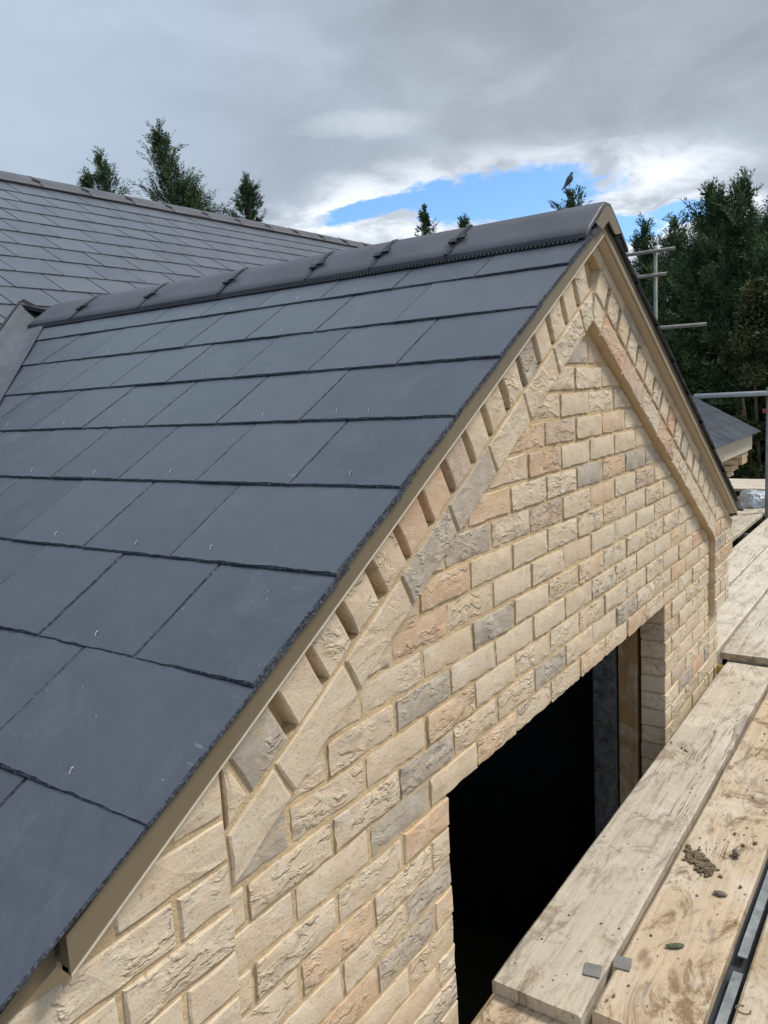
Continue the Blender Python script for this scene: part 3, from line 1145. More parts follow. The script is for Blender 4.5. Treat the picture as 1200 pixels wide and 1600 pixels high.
# main roof down direction and gable along direction span the two wings of the trough
e1 = Vector((0, -1, 0))
mdn = Vector((0, -1, -TM)).normalized()
e2 = Vector((-1, 0, 0))
vs = []
for p in vl:
    for a, h in ((e1 * .125, .004), (e1 * .10, .007), (e1 * .0, .004), (e2 * .055, .030), (e2 * .075, .046), (e2 * .095, .046)):
        vs.append(p + a + Vector((0, 0, h)))
K = 6
fs = []
for i in range(len(vl) - 1):
    for k in range(K - 1):
        a = i * K + k
        fs.append((a, a + 1, a + K + 1, a + K))
vb.add(vs, fs)
me = vb.mesh('valley_gutter', M['lead'], True)
glink('valley_gutter', me)
vc = MB()
p = vl[0]
top_ = [p + e1 * .12 + Vector((0.0, 0, .012)), p + Vector((.02, 0.02, .03)), p + e2 * .095 + Vector((0.02, .0, .062)), p + e2 * .10 + Vector((-.02, -.02, .035)), p + e1 * .12 + Vector((-.03, -.01, -.004))]
vc.add(top_ + [q - Vector((0, 0, .02)) for q in top_], [(0, 1, 2, 3, 4), (9, 8, 7, 6, 5), (0, 5, 6, 1), (1, 6, 7, 2), (2, 7, 8, 3), (3, 8, 9, 4), (4, 9, 5, 0)])
# black rubber lip along the raised edge
for a, b in zip(vl[:-1], vl[1:]):
    vc.tube(a + e2 * .095 + Vector((0, 0, .047)), b + e2 * .095 + Vector((0, 0, .047)), .006, 6)
glink('valley_seal', vc.mesh('valley_seal', M['black']))

# ------------------------------------------------------------------ main house behind
house = bpy.data.objects.new('main_house', None)
C.objects.link(house)
house.location = (3.0, MY, GROUND)
tag(house, 'long main house behind, its grey slate roof rising to a clay ridge', 'building')
HV = Vector((-3.0, -MY, -GROUND))


def hlink(name, me, parent=None):
    o = link(name, me, parent or house)
    if parent is None:
        o.location = HV
    return o


cm = math.cos(math.atan(TM))
sm = math.sin(math.atan(TM))
ms = Slope((0, MY, MZ), (1, 0, 0), (0, -cm, -sm))
XV = 8.50                      # right verge
SE = 5.0                       # slope length ridge to eaves
dk = MB()
for (xa, xb, b0, b1) in ((-9.0, XV - .01, 0.0, 4.99),):
    A = [ms.p(xa, b0, -.034), ms.p(xb, b0, -.034), ms.p(xb, b1, -.034), ms.p(xa, b1, -.034)]
    A2 = [p - ms.n * .02 for p in A]
    dk.add(A + A2, [(0, 1, 2, 3), (7, 6, 5, 4), (0, 4, 5, 1), (1, 5, 6, 2), (2, 6, 7, 3), (3, 7, 4, 0)])
# rear slope closes the roof
A = [Vector((-9, MY, MZ - .034)), Vector((XV, MY, MZ - .034)), Vector((XV, 2 * MY - .9, MZ - TM * (MY - .9))), Vector((-9, 2 * MY - .9, MZ - TM * (MY - .9)))]
dk.add(A + [p - Vector((0, 0, .03)) for p in A], [(0, 1, 2, 3), (7, 6, 5, 4), (0, 4, 5, 1), (1, 5, 6, 2), (2, 6, 7, 3), (3, 7, 4, 0)])
mslope = hlink('main_slate_slope', dk.mesh('main_slate_slope', M['under']))
cand = []
SW = 0.2945
for k in range(-1, 20):
    tail = .45 + .2435 * k
    head = max(.02, tail - .50)
    ph = 1.903 + (0 if (k - 3) % 2 == 0 else SW / 2)
    i0 = int(math.floor((-1.2 - ph) / SW))
    i1 = int(math.ceil((XV - ph) / SW))
    for i in range(i0, i1):
        x0, x1 = ph + i * SW, ph + (i + 1) * SW
        x1 = min(x1, XV)
        # hidden behind the gable roof
        if x1 - x0 < .03:
            continue
        yt = MY - tail * cm
        zt_ = MZ - tail * sm
        P = [(x0 + .0032, head), (x1 - .0032, head), (x1 - .0032, tail), (x0 + .0032, tail)]
        xm = (x0 + x1) / 2
        # valley on the near side: keep x <= valley x(s) - .06
        if xm < CX + .6:
            # valley on the main slope: z = ZS - SL*(CX-x)  ->  x = CX - (ZS - z)/SL
            sv = (MZ - ZS) / sm
            # x = CX - (b - sv)*sm/SL for b > sv
            if tail > sv - .1:
                Q = clip(P, 1, sm / SL, CX + sv * sm / SL - .05)
                if head < sv and xm > CX + .05:
                    Q = [] if tail > sv + .25 else P
                P = Q
            if len(P) < 3 or area(P) < .004:
                continue
        else:
            # the gable roof covers what lies below its own slope
            lim = ZS - SR * abs(xm - CX) - .25
            if zt_ < lim:
                continue
        d = (Vector((xm, yt, zt_)) - cam.location).length
        hid = xm > 2.2 and tail > 3.4 and xm < 5.4
        cand.append((d + (100 if hid else 0) + (50 if xm < .2 else 0), P, tail))
cand.sort(key=lambda c_: c_[0])
rest = MB()
for i, (d, P, tail) in enumerate(cand):
    if i < 300:
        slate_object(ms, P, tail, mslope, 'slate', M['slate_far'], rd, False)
    else:
        o_ = len(rest.v)
        T = [ms.p(a, b, -(TH / GA) * (tail - b)) for a, b in P]
        Bq = [p - ms.n * TH for p in T]
        n = len(T)
        rest.add(T + Bq, [tuple(range(n))] + [(i2, (i2 + 1) % n, n + (i2 + 1) % n, n + i2) for i2 in range(n)])
if rest.v:
    bmx = bmesh.new()
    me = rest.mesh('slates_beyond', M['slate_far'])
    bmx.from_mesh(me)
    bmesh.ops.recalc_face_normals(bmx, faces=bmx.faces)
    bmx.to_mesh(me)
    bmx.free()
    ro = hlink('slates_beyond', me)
    ro['kind'] = 'stuff'
print('main slates', len(cand))
# main ridge tiles
sec2 = ridge_section(.178, .1, .72, .72)
x = 2.665 - .445 * 9
while x < XV - .1:
    t = ridge_tile((0, 0, 0), (1, 0, 0), (0, -1, 0), min(.445, XV - x) - .004, sec2, 'ridge_tile', house, M['ridge'], rd)
    t.location = (x - 3.0, 0, MZ + .024 - GROUND)
    ridge_clip(None, (1, 0, 0), (0, -1, 0), t, sec2, (-.002, 0, 0))
    x += .445
rl = MB()
p = [ms.p(-3, .08, .003), ms.p(XV, .08, .003), ms.p(XV, .205, .003), ms.p(-3, .205, .003)]
rl.add(p + [q + ms.n * .006 for q in p], [(0, 1, 2, 3), (4, 5, 6, 7), (0, 1, 5, 4), (1, 2, 6, 5), (2, 3, 7, 6), (3, 0, 4, 7)])
hlink('ridge_roll', rl.mesh('ridge_roll', M['black']))
# walls
YW = 1.10
hw = MB()
hw.box(-9, XWL, YW, YW + .3, GROUND, -.30)
hw.box(XWR, XV - .14, YW, YW + .3, GROUND, -.12)
hw.prism_y([(-8.9, GROUND), (-8.7, GROUND), (-8.7, 0), (-8.9, 0)], YW, 2 * MY - YW)
hw.box(-9, XV - .14, 2 * MY - YW - .3, 2 * MY - YW, GROUND, -.12)
hlink('house_wall', hw.mesh('house_wall', M['brick']))
gx = XV - .14
ge = MB()
gy = [(YW, GROUND), (2 * MY - YW, GROUND), (2 * MY - YW, -.10), (MY, MZ - .10), (YW, -.10)]
ge.add([(gx, y, z) for y, z in gy] + [(gx - .25, y, z) for y, z in gy], [(0, 1, 2, 3, 4), (9, 8, 7, 6, 5), (0, 5, 6, 1), (1, 6, 7, 2), (2, 7, 8, 3), (3, 8, 9, 4), (4, 9, 5, 0)])
hlink('gable_end', ge.mesh('gable_end', M['brick']))
# boxed eaves at the right corner with a stepped brick corbel below
ye = MY - SE * cm
ze = MZ - SE * sm
ef = MB()
ef.box(XWR + .3, XV - .03, ye + .025, ye + .045, ze - .235, ze - .03)
hlink('eaves_fascia', ef.mesh('eaves_fascia', M['fascia_edge']))
es = MB().box(XWR + .3, XV - .03, ye + .046, YW, ze - .228, ze - .215)
hlink('eaves_soffit', es.mesh('eaves_soffit', M['fascia_edge']))
kc = hlink('corner_kneeler', MB().box(XV - .38, XV - .10, ye + .06, YW + .1, ze - .38, ze - .24).mesh('corner_kneeler', M['mortar']))
zc = ze - .236
for i in range(5):
    dep = ye + .055 + i * .05
    for j, (xa, xb) in enumerate(((XV - .40, XV - .245), (XV - .235, XV - .085))):
        bq = brick_mesh(xb - xa, .066, YW + .1 - dep, 5, 2, .003, 700 + i * 3 + j).mesh('brick', M['brick'], True)
        link('brick', bq, kc, ((xa + xb) / 2, dep, zc - .036))
    zc -= .075
vg = MB()
vp = [(ye + .03, ze - .235), (ye + .03, ze - .035), (MY, MZ - .035), (MY, MZ - .15), (ye + .30, ze - .235 + .02)]
vg.add([(XV - .028, y, z) for y, z in vp] + [(XV - .006, y, z) for y, z in vp], [(0, 1, 2, 3, 4), (9, 8, 7, 6, 5), (0, 5, 6, 1), (1, 6, 7, 2), (2, 7, 8, 3), (3, 8, 9, 4), (4, 9, 5, 0)])
hlink('verge_board', vg.mesh('verge_board', M['fascia_edge']))

# ------------------------------------------------------------------ scaffold boards
ZD = -0.930          # top of the deck
BT = 0.038


def board(x0, x1, y0, y1, zt, mt, label, group='scaffold boards laid along the gable', along='x', bow=.003, seed=0, split=True):
    rd_ = random.Random(seed)
    L = (x1 - x0) if along == 'x' else (y1 - y0)
    Wd = (y1 - y0) if along == 'x' else (x1 - x0)
    nx = max(8, int(L / .12))
    ny = 6
    mb = MB()
    vs = []
    off = rd_.uniform(0, 50)

    def prof(t):      # across the width: rounded arrises
        return [(0.0, -.006), (.006, -.0012), (Wd * .33, 0), (Wd * .66, 0), (Wd - .006, -.0012), (Wd, -.006)]
    for i in range(nx + 1):
        u = L * i / nx
        endp = 0
        if i in (0, nx):
            endp = .003
        for k, (v_, dz_) in enumerate(prof(0)):
            cup = .0022 * math.cos((v_ / Wd - .5) * math.pi)
            wv = bow * noise.noise(Vector((u * .8 + off, v_ * 3, 0))) + .0015 * noise.noise(Vector((u * 6 + off, v_ * 20, 5)))
            ed = noise.noise(Vector((u * 5 + off, k, 9))) * .0022 if k in (0, 5) else 0
            uu = u
            if i in (0, nx):
                uu += rd_.uniform(-.003, .003)
            vs.append((uu, v_ + ed, dz_ - cup + wv - endp))
    n_top = len(vs)
    for i in range(nx + 1):
        for k in (0, 5):
            a = vs[i * 6 + k]
            vs.append((a[0], a[1], a[2] - BT + .008))
    fs = []
    for i in range(nx):
        for k in range(5):
            a = i * 6 + k
            fs.append((a, a + 6, a + 7, a + 1))
        b = n_top + i * 2
        fs.append((i * 6, b, b + 2, (i + 1) * 6))
        fs.append((i * 6 + 5, (i + 1) * 6 + 5, b + 3, b + 1))
        fs.append((b, b + 1, b + 3, b + 2))
    fs.append(tuple(range(6)) + (n_top + 1, n_top))
    e = nx * 6
    fs.append(tuple(range(e + 5, e - 1, -1)) + (n_top + nx * 2, n_top + nx * 2 + 1))
    mb.add(vs, fs)
    me = mb.mesh('scaffold_board', mt)
    bmx = bmesh.new()
    bmx.from_mesh(me)
    bmesh.ops.recalc_face_normals(bmx, faces=bmx.faces)
    bmx.to_mesh(me)
    bmx.free()
    for p_ in me.polygons:
        p_.use_smooth = False
    if along == 'x':
        o = link('scaffold_board', me, None, (x0, y0, zt))
    else:
        o = link('scaffold_board', me, None, (x1, y0, zt), (0, 0, R(90)))
    return tag(o, label, 'board', group)


b1 = board(.245, 2.755, -.288, -.066, ZD, M['board_grey'], 'grey weathered scaffold board nearest the wall, passing the dark opening', seed=1)
b2 = board(.275, 4.3, -.522, -.304, ZD, M['board_tan'], 'tan scaffold board with mud and stones, second from the wall', seed=2)
b3 = board(-.6, 3.3, -.800, -.576, ZD, M['board_brown'], 'brown muddy scaffold board at the right edge beyond the metal strip', seed=3)
b4 = board(-1.9, .62, -.292, -.070, ZD - BT - .002, M['board_tan'], 'lower scaffold board under the near end of the grey board', seed=4)
b5 = board(-2.1, .55, -.530, -.308, ZD - BT - .002, M['board_pale'], 'lower scaffold board under the near end of the tan board', seed=5)
f1 = board(2.885, 6.80, -.232, -.006, ZD + .001, M['board_grey'], 'far scaffold board butting the end of the grey board by the corner', seed=6)
f2 = board(2.90, 6.9, .010, .238, ZD, M['board_pale'], 'pale scaffold board running beside the far wall corner', seed=7)
f3 = board(2.90, 7.05, .250, .474, ZD - .002, M['board_pale'], 'pale scaffold board under the right kneeler, before the dark gap', seed=8)
f4 = board(2.95, 8.6, .555, .778, ZD + .002, M['board_grey'], 'grey scaffold board beyond the dark gap, leading to the plastic sheet', seed=9)
f5 = board(3.0, 8.6, .786, 1.01, ZD, M['board_pale'], 'innermost far scaffold board along the house wall', seed=10)
f0 = board(3.0, 6.6, -.470, -.245, ZD, M['board_pale'], 'far scaffold board on the outer side, at the right edge of the photo', seed=11)
for i in range(4):
    board(8.72 + i * .235, 8.945 + i * .235, -1.2, 2.5, ZD + .05, M['board_pale'],
          ('nearest', 'second', 'third', 'farthest')[i] + ' of the cream scaffold boards crossing the far end of the deck', 'scaffold boards crossing the far end', 'y', seed=20 + i)


def plate(parent, cx, cy, ang, wx=.042, wy=.040):
    mb = MB().box(-wx / 2, wx / 2, -wy / 2, wy / 2, -.0005, .0022)
    o = link('end_plate', mb.mesh('end_plate', M['galv']), parent, (cx - parent.location.x, cy - parent.location.y, .0005), (0, 0, ang))
    return o


plate(b1, .392, -.262, .20)
plate(b2, .452, -.316, .16, .044, .038)
# metal strips lying in the gap between the second and third boards
for i, (xa, xb, y_) in enumerate(((-.3, .585, -.552), (.645, 2.4, -.549))):
    so = link('metal_strip', MB().box(xa, xb, -.011, .011, 0, .004).mesh('metal_strip', M['strip']), None, (0, y_, ZD - .022))
    tag(so, ('nearer grey metal strip lying in the gap between boards', 'farther grey metal strip lying in the gap between boards')[i], 'metal strip', 'metal strips in the board gap')
# carrier under the gap, in the block colour with shade put in
tag(link('timber_batten', MB().box(-.6, 4.2, -.600, -.490, ZD - BT - .05, ZD - BT - .004).mesh('timber_batten', M['dark_block'])), 'dark batten under the gap between the outer boards', 'batten')


# ------------------------------------------------------------------ scaffold tubes
def tube(name, a, b, r, mt, label, group, cap=None):
    a, b = Vector(a), Vector(b)
    mid = (a + b) / 2
    o = link(name, MB().tube(a - mid, b - mid, r, 16).mesh(name, mt, False), None, mid)
    for p_ in o.data.polygons:
        p_.use_smooth = len(p_.vertices) == 4
    tag(o, label, 'scaffold tube', group)
    # dark end discs: shade inside the hollow tubes put into colour
    d = (b - a).normalized()
    for s_, e in ((-1, a), (1, b)):
        ro = MB().tube(e - mid + d * s_ * .0005, e - mid + d * s_ * .0012, r * .8, 12)
        link('bore_shade', ro.mesh('bore_shade', M['under']), o)
    return o


TG = 'scaffold tubes'
RT = .0242
tube('scaffold_tube', (.125, -1.3, ZD - 2 * BT - .006 - RT), (.125, -.018, ZD - 2 * BT - .006 - RT), RT, M['galv'], 'cross tube under the near lower boards, end showing by the wall', TG)
tube('scaffold_tube', (.375, -1.3, ZD - 2 * BT - .008 - RT), (.375, -.036, ZD - 2 * BT - .008 - RT), RT, M['galv'], 'cross tube whose end peeps out at the dark opening', TG)
tube('scaffold_tube', (2.80, -1.3, ZD - BT - .004 - RT), (2.80, -.012, ZD - BT - .004 - RT), RT, M['yellow'], 'yellowish cross tube under the board joint at the far wall corner', TG)
tube('scaffold_tube', (6.4, -1.3, ZD - BT - .006 - RT), (6.4, 1.02, ZD - BT - .006 - RT), RT, M['galv'], 'cross tube under the far boards', TG)
tube('scaffold_tube', (-.9, -1.25, ZD - 2 * BT - .056 - RT * 2), (8.9, -1.25, ZD - 2 * BT - .056 - RT * 2), RT, M['galv'], 'long ledger tube under the outer side of the deck', TG)
for i, xx in enumerate((-.6, 2.6, 6.2)):
    tube('scaffold_tube', (xx, -1.30, GROUND), (xx, -1.30, ZD - .12), RT, M['galv'], ('first', 'second', 'third')[i] + ' upright tube carrying the outer ledger', TG)
PX, PY = 7.33, .527
pole = tube('scaffold_pole', (PX, PY - .005, GROUND), (PX, PY - .005, .31), RT, M['galv'], 'upright grey scaffold pole rising through the deck at right', TG)
rail = tube('scaffold_tube', (PX - .055, -1.3, .262), (PX - .055, 1.21, .252), RT, M['galv_light'], 'pale horizontal guard rail tube fixed to the upright pole', TG)
tube('scaffold_tube', (8.62, -.8, .01), (8.62, .80, .02), RT, M['red'], 'red painted tube end behind the eaves corner', TG)
cb = MB().box(-.04, .04, -.035, .035, -.035, .035)
cp_ = link('tube_coupler', cb.mesh('tube_coupler', M['galv']), pole, (-.028, .0, .256 - (GROUND + .31) / 2))
bmx = bmesh.new()
bmx.from_mesh(cp_.data)
bmesh.ops.bevel(bmx, geom=bmx.edges[:], offset=.012, segments=2, affect='EDGES')
bmx.to_mesh(cp_.data)
bmx.free()
# scaffold on the far gable end of the main house
QX = 9.75
tube('scaffold_tube', (QX, 2.32, GROUND), (QX, 2.32, 2.17), RT, M['galv'], 'upright post of the far scaffold, seen past the gable verge', 'far scaffold tubes')
tube('scaffold_tube', (QX - .055, 2.05, 2.095), (QX - .055, 3.9, 2.10), RT, M['galv'], 'upper rail of the far scaffold against the conifers', 'far scaffold tubes')
tube('scaffold_tube', (QX - .055, 2.16, 1.79), (QX - .055, 3.9, 1.79), RT, M['galv'], 'middle short rail of the far scaffold against the conifers', 'far scaffold tubes')
tube('scaffold_tube', (QX - .055, 1.66, 1.10), (QX - .055, 3.9, 1.12), RT, M['galv'], 'lowest rail of the far scaffold against the conifers', 'far scaffold tubes')


# ------------------------------------------------------------------ debris on the boards
def lump(name, loc, size, mt, label, seed, cat='stone', group='stones and crumbs on the boards', flat=(1, .7, .5), rz=0, sub=2):
    bmx = bmesh.new()
    bmesh.ops.create_icosphere(bmx, subdivisions=sub, radius=1)
    off = Vector((seed * 3.1, seed * 1.7, seed * .3))
    for v_ in bmx.verts:
        k = 1 + .35 * noise.noise(v_.co * 1.4 + off) + .15 * noise.noise(v_.co * 4 + off)
        v_.co = Vector((v_.co.x * k * flat[0], v_.co.y * k * flat[1], v_.co.z * k * flat[2])) * size
    zmin = min(v_.co.z for v_ in bmx.verts)
    for v_ in bmx.verts:
        v_.co.z -= zmin
    me = bpy.data.meshes.new(name)
    bmx.to_mesh(me)
    bmx.free()
    me.materials.append(mt)
    o = link(name, me, None, loc, (0, 0, rz))
    return tag(o, label, cat, group)


ZT = ZD - .001
lump('stone', (1.052, -.452, ZT), .0125, M['stone'], 'upright brown stone, largest of those on the tan board', 1, flat=(1.3, .8, .9), rz=.5)
lump('stone', (1.118, -.459, ZT), .0072, M['stone'], 'small dark stone just beyond the upright brown stone', 2, rz=1)
lump('stone', (1.146, -.488, ZT), .0072, M['mud'], 'small dark stone nearest the metal strip on the tan board', 3, rz=2)
lump('stone', (1.172, -.425, ZT), .0060, M['mud'], 'farthest small crumb on the tan board', 4)
lump('stone', (.842, -.454, ZT), .0135, M['stone'], 'flat grey brown stone chip on the tan board', 5, flat=(.7, 1.5, .45), rz=.1)
lump('stone', (.903, -.494, ZT), .0060, M['mud'], 'tiny dark crumb between flat chip and metal strip', 6)
lump('stone', (1.690, -.131, ZT), .0060, M['mud'], 'dark crumb on the grey board', 7, flat=(1, .6, .4))
lump('stone', (1.722, -.082, ZT), .0055, M['mud'], 'dark crumb on the grey board close to the wall side', 8, flat=(1, .6, .4))
lump('twig', (1.675, -.150, ZT), .010, M['mud'], 'little dark twig on the grey board', 9, 'twig', None, (1.5, .22, .2), .9)
lump('stick', (.575, -.408, ZT), .017, M['moss'], 'short green stick lying across the tan board', 10, 'stick', None, (.45, 1.3, .30), .55)
# crumbled mud patch
rdm = random.Random(5)
mp = MB()
for i in range(150):
    t = rdm.random()
    cxm = 1.015 - .085 * t + rdm.gauss(0, .016)
    cym = -.325 - .085 * t + rdm.gauss(0, .012)
    s_ = rdm.uniform(.002, .0085) * (1 - .4 * abs(t - .5))
    b = [(Vector((a, b_, c_)) * s_ * rdm.uniform(.6, 1.2)) for a in (-1, 1) for b_ in (-1, 1) for c_ in (-.3, .7)]
    rot = Matrix.Rotation(rdm.uniform(0, 6), 3, 'Z')
    mp.add([rot @ q + Vector((cxm, cym, ZT + s_ * .2)) for q in b], [(0, 1, 3, 2), (4, 6, 7, 5), (0, 4, 5, 1), (2, 3, 7, 6), (1, 5, 7, 3), (0, 2, 6, 4)])
for i in range(170):
    # scattered crumbs on the first three boards
    cxm = rdm.uniform(.3, 2.6)
    cym = rdm.choice((rdm.uniform(-.28, -.08), rdm.uniform(-.515, -.315), rdm.gauss(-.42, .05), rdm.uniform(-.78, -.59)))
    if not (-.285 < cym < -.07 or -.518 < cym < -.31 or -.79 < cym < -.585):
        continue
    s_ = rdm.uniform(.0008, .0030)
    b = [(Vector((a, b_, c_)) * s_ * rdm.uniform(.6, 1.2)) for a in (-1, 1) for b_ in (-1, 1) for c_ in (-.3, .7)]
    rot = Matrix.Rotation(rdm.uniform(0, 6), 3, 'Z')
    mp.add([rot @ q + Vector((cxm, cym, ZT + s_ * .2)) for q in b], [(0, 1, 3, 2), (4, 6, 7, 5), (0, 4, 5, 1), (2, 3, 7, 6), (1, 5, 7, 3), (0, 2, 6, 4)])
mo = link('mud_patch', mp.mesh('mud_patch', M['mud']))
tag(mo, 'crumbled dried mud in a heap and crumbs on the boards', kind='stuff')
# wire loop on the brown board
lp = MB()
prev = None
for i in range(15):
    t = i / 14 * 5.3
    q = Vector((.445 + .012 * math.cos(t), -.590 + .016 * math.sin(t), ZT + .003))
    if prev is not None:
        lp.tube(prev, q, .0011, 6)
    prev = q
tag(link('wire_loop', lp.mesh('wire_loop', M['mud'])), 'thin bent wire loop on the brown board edge', 'wire')

# plastic sheet bundle ------------------------------------------------------------------
bmx = bmesh.new()
bmesh.ops.create_icosphere(bmx, subdivisions=4, radius=1)
for v_ in bmx.verts:
    p = v_.co.copy()
    k = 1 + .28 * noise.noise(p * 1.6 + Vector((4, 2, 1))) + .16 * abs(noise.noise(p * 4.2)) + .06 * noise.noise(p * 11)
    v_.co = Vector((p.x * .20 * k, p.y * .15 * k, max(-.25, p.z) * .125 * k * (1.15 - .3 * p.x)))
me = bpy.data.meshes.new('plastic_sheet')
bmx.to_mesh(me)
bmx.free()
me.materials.append(M['plastic'])
tag(link('plastic_sheet', me, None, (7.75, .72, ZD + .030)), 'crumpled grey blue plastic sheet on the far boards by the pole', 'plastic sheet')


# ------------------------------------------------------------------ trees
def leaf_mesh(name, V, F, tone, mt):
    me = bpy.data.meshes.new(name)
    me.vertices.add(len(V))
    me.vertices.foreach_set('co', V.astype(np.float32).ravel())
    k = F.shape[1]
    me.loops.add(F.size)
    me.loops.foreach_set('vertex_index', F.astype(np.int32).ravel())
    me.polygons.add(len(F))
    me.polygons.foreach_set('loop_start', np.arange(0, F.size, k, dtype=np.int32))
    me.polygons.foreach_set('loop_total', np.full(len(F), k, dtype=np.int32))
    ca = me.color_attributes.new('tone', 'FLOAT_COLOR', 'POINT')
    colr = np.ones((len(V), 4), np.float32)
    colr[:, 0] = tone
    colr[:, 1] = tone
    colr[:, 2] = tone
    ca.data.foreach_set('color', colr.ravel())
    me.materials.append(mt)
    me.update()
    me.validate()
    return me


def unit(a):
    return a / np.maximum(np.linalg.norm(a, axis=-1, keepdims=True), 1e-9)


def conifer(tip, radius, label, seed, dens=1.0, lean=(0, 0), full_from=0.25, spire=1.6, plume=.55, leafl=.13, grp='conifers behind the roofs', ragged=.35, bare=0.0):
    """leyland-type conifer: leader, ascending branches and feathery plumes of small flat sprays"""
    rg = np.random.default_rng(seed)
    tip = np.array(tip, float)
    base = np.array((tip[0] - lean[0], tip[1] - lean[1], GROUND))
    H = tip[2] - GROUND
    root = bpy.data.objects.new('conifer_tree', None)
    C.objects.link(root)
    root.location = base
    tag(root, label, 'tree', grp)
    # trunk
    tb = MB()
    pts = []
    for i in range(9):
        t = i / 8
        pts.append(Vector((lean[0] * t ** 2 + .05 * math.sin(t * 9 + seed), lean[1] * t ** 2 + .05 * math.cos(t * 7 + seed), H * t * .985)))
    for i in range(8):
        r0 = .016 * H * (1 - i / 8) + .012
        r1 = .016 * H * (1 - (i + 1) / 8) + .006
        n = 8
        d = (pts[i + 1] - pts[i]).normalized()
        u = d.orthogonal().normalized()
        w_ = d.cross(u)
        vs = [pts[i + (j // n)] + (u * math.cos(2 * math.pi * j / n) + w_ * math.sin(2 * math.pi * j / n)) * (r0 if j < n else r1) for j in range(2 * n)]
        tb.add(vs, [(j, (j + 1) % n, (j + 1) % n + n, j + n) for j in range(n)])
    # branches
    nb = int(26 * H * dens)
    t = 1 - (1 - full_from) * rg.random(nb) ** 0.9
    t[:6] = np.linspace(.93, .995, 6)
    az_ = rg.random(nb) * 2 * math.pi
    prof = np.clip((1 - t) / (1 - full_from), 0, 1)
    blen = np.minimum(spire * H * (1 - t) + .06, radius) * (1 - ragged + 2 * ragged * rg.random(nb) ** 1.5)
    elv = np.radians(18 + 40 * t + rg.normal(0, 10, nb))
    dirs = np.stack([np.cos(az_) * np.cos(elv), np.sin(az_) * np.cos(elv), np.sin(elv)], 1)
    tx = np.stack([lean[0] * t ** 2 + .05 * np.sin(t * 9 + seed), lean[1] * t ** 2 + .05 * np.cos(t * 7 + seed), H * t * .985], 1)
    for i in range(0, nb, 5):
        a = Vector(tx[i])
        b = a + Vector(dirs[i]) * blen[i] * .9
        tb.tube(a, b, .008 + .006 * blen[i], 5, False)
    trunk = link('trunk', tb.mesh('trunk', M['bark'], True), root)
    # plumes along each branch
    npb = np.maximum(2, (blen / .075 * dens).astype(int))
    bi = np.repeat(np.arange(nb), npb)
    f = rg.random(len(bi)) ** .7
    o = tx[bi] + dirs[bi] * (blen[bi] * f)[:, None] + rg.normal(0, .035, (len(bi), 3)) * (1 + blen[bi])[:, None] * .7
    pd = unit(dirs[bi] * (0.7 + .5 * f)[:, None] + rg.normal(0, .34, (len(bi), 3)) + np.array((0, 0, .30)))
    pl = plume * (.55 + .7 * rg.random(len(bi))) * np.clip(.45 + blen[bi], .4, 1)
    # leader plumes
    nl = 10
    lo_ = np.tile(tx[:1] * 0, (nl, 1)) + np.array((lean[0], lean[1], H)) - np.array((0, 0, 1)) * rg.random((nl, 1)) * .5
    ld = unit(np.array((0, 0, 1.0)) + rg.normal(0, .32, (nl, 3)))
    o = np.vstack([o, lo_])
    pd = np.vstack([pd, ld])
    pl = np.concatenate([pl, np.full(nl, plume * .6)])
    nP = len(o)
    K = 22
    side = unit(np.cross(pd, rg.normal(0, 1, (nP, 3))))
    nrm_ = np.cross(pd, side)
    tt = (np.arange(K) + .5) / K
    sgn = np.where(np.arange(K) % 2 == 0, 1.0, -1.0)
    P0 = o[:, None, :] + pd[:, None, :] * (pl[:, None] * tt[None, :])[:, :, None]
    droop = np.array((0, 0, -1.0)) * (pl[:, None] * tt[None, :] ** 2 * .12)[:, :, None]
    P0 = P0 + droop
    ll = leafl * (.6 + .8 * rg.random((nP, K))) * (1.15 - .75 * np.abs(tt - .35))[None, :]
    ax_ = unit(pd[:, None, :] * .75 + side[:, None, :] * sgn[None, :, None] * .75 + nrm_[:, None, :] * rg.normal(0, .35, (nP, K))[:, :, None])
    wd_ = unit(np.cross(ax_, nrm_[:, None, :] + rg.normal(0, .5, (nP, K, 3))))
    wl = ll * .12
    A = P0
    B = P0 + ax_ * (ll * .45)[:, :, None] + wd_ * wl[:, :, None]
    Dd = P0 + ax_ * (ll * .45)[:, :, None] - wd_ * wl[:, :, None]
    E = P0 + ax_ * ll[:, :, None]
    V = np.stack([A, B, E, Dd], 2).reshape(-1, 3)
    F = np.arange(len(V)).reshape(-1, 4)
    tone = np.clip(rg.normal(.45, .22, nP)[:, None] + (tt[None, :] - .4) * .25 + rg.normal(0, .08, (nP, K)), 0, 1)
    tone = np.repeat(tone.reshape(-1), 4)
    link('crown', leaf_mesh('crown', V, F, tone, M['conifer']), root)
    return root


# tips: x, y, z as surveyed from the photograph; crowns reach down behind the roofs
conifer((12.45, 14.9, 7.0), .75, 'largest conifer behind the main ridge, leaning to the right', 101, 1.0, (-.75, .65), .5, .36, .55, .085, ragged=.6)
conifer((13.05, 14.65, 5.75), .50, 'low conifer top just right of the largest one behind the ridge', 102, .9, (-.3, .3), .5, .5, .45, .085, ragged=.6)
conifer((11.55, 15.95, 6.40), .40, 'twisted conifer left of the largest one behind the main ridge', 103, .8, (-.45, .35), .55, .30, .50, .085, ragged=.7)
conifer((11.25, 16.15, 5.95), .30, 'short conifer tip at the far left over the main ridge', 116, .8, (-.2, .2), .6, .30, .42, .085, ragged=.7)
conifer((14.2, 13.76, 5.98), .42, 'small neat conifer, rightmost of those over the main ridge', 104, 1.0, (0, 0), .55, .36, .36, .085, ragged=.5)
conifer((17.08, 10.33, 5.0), .30, 'little conifer tip over the gable ridge against blue sky', 105, .9, (0, 0), .55, .30, .36, .085, ragged=.5)
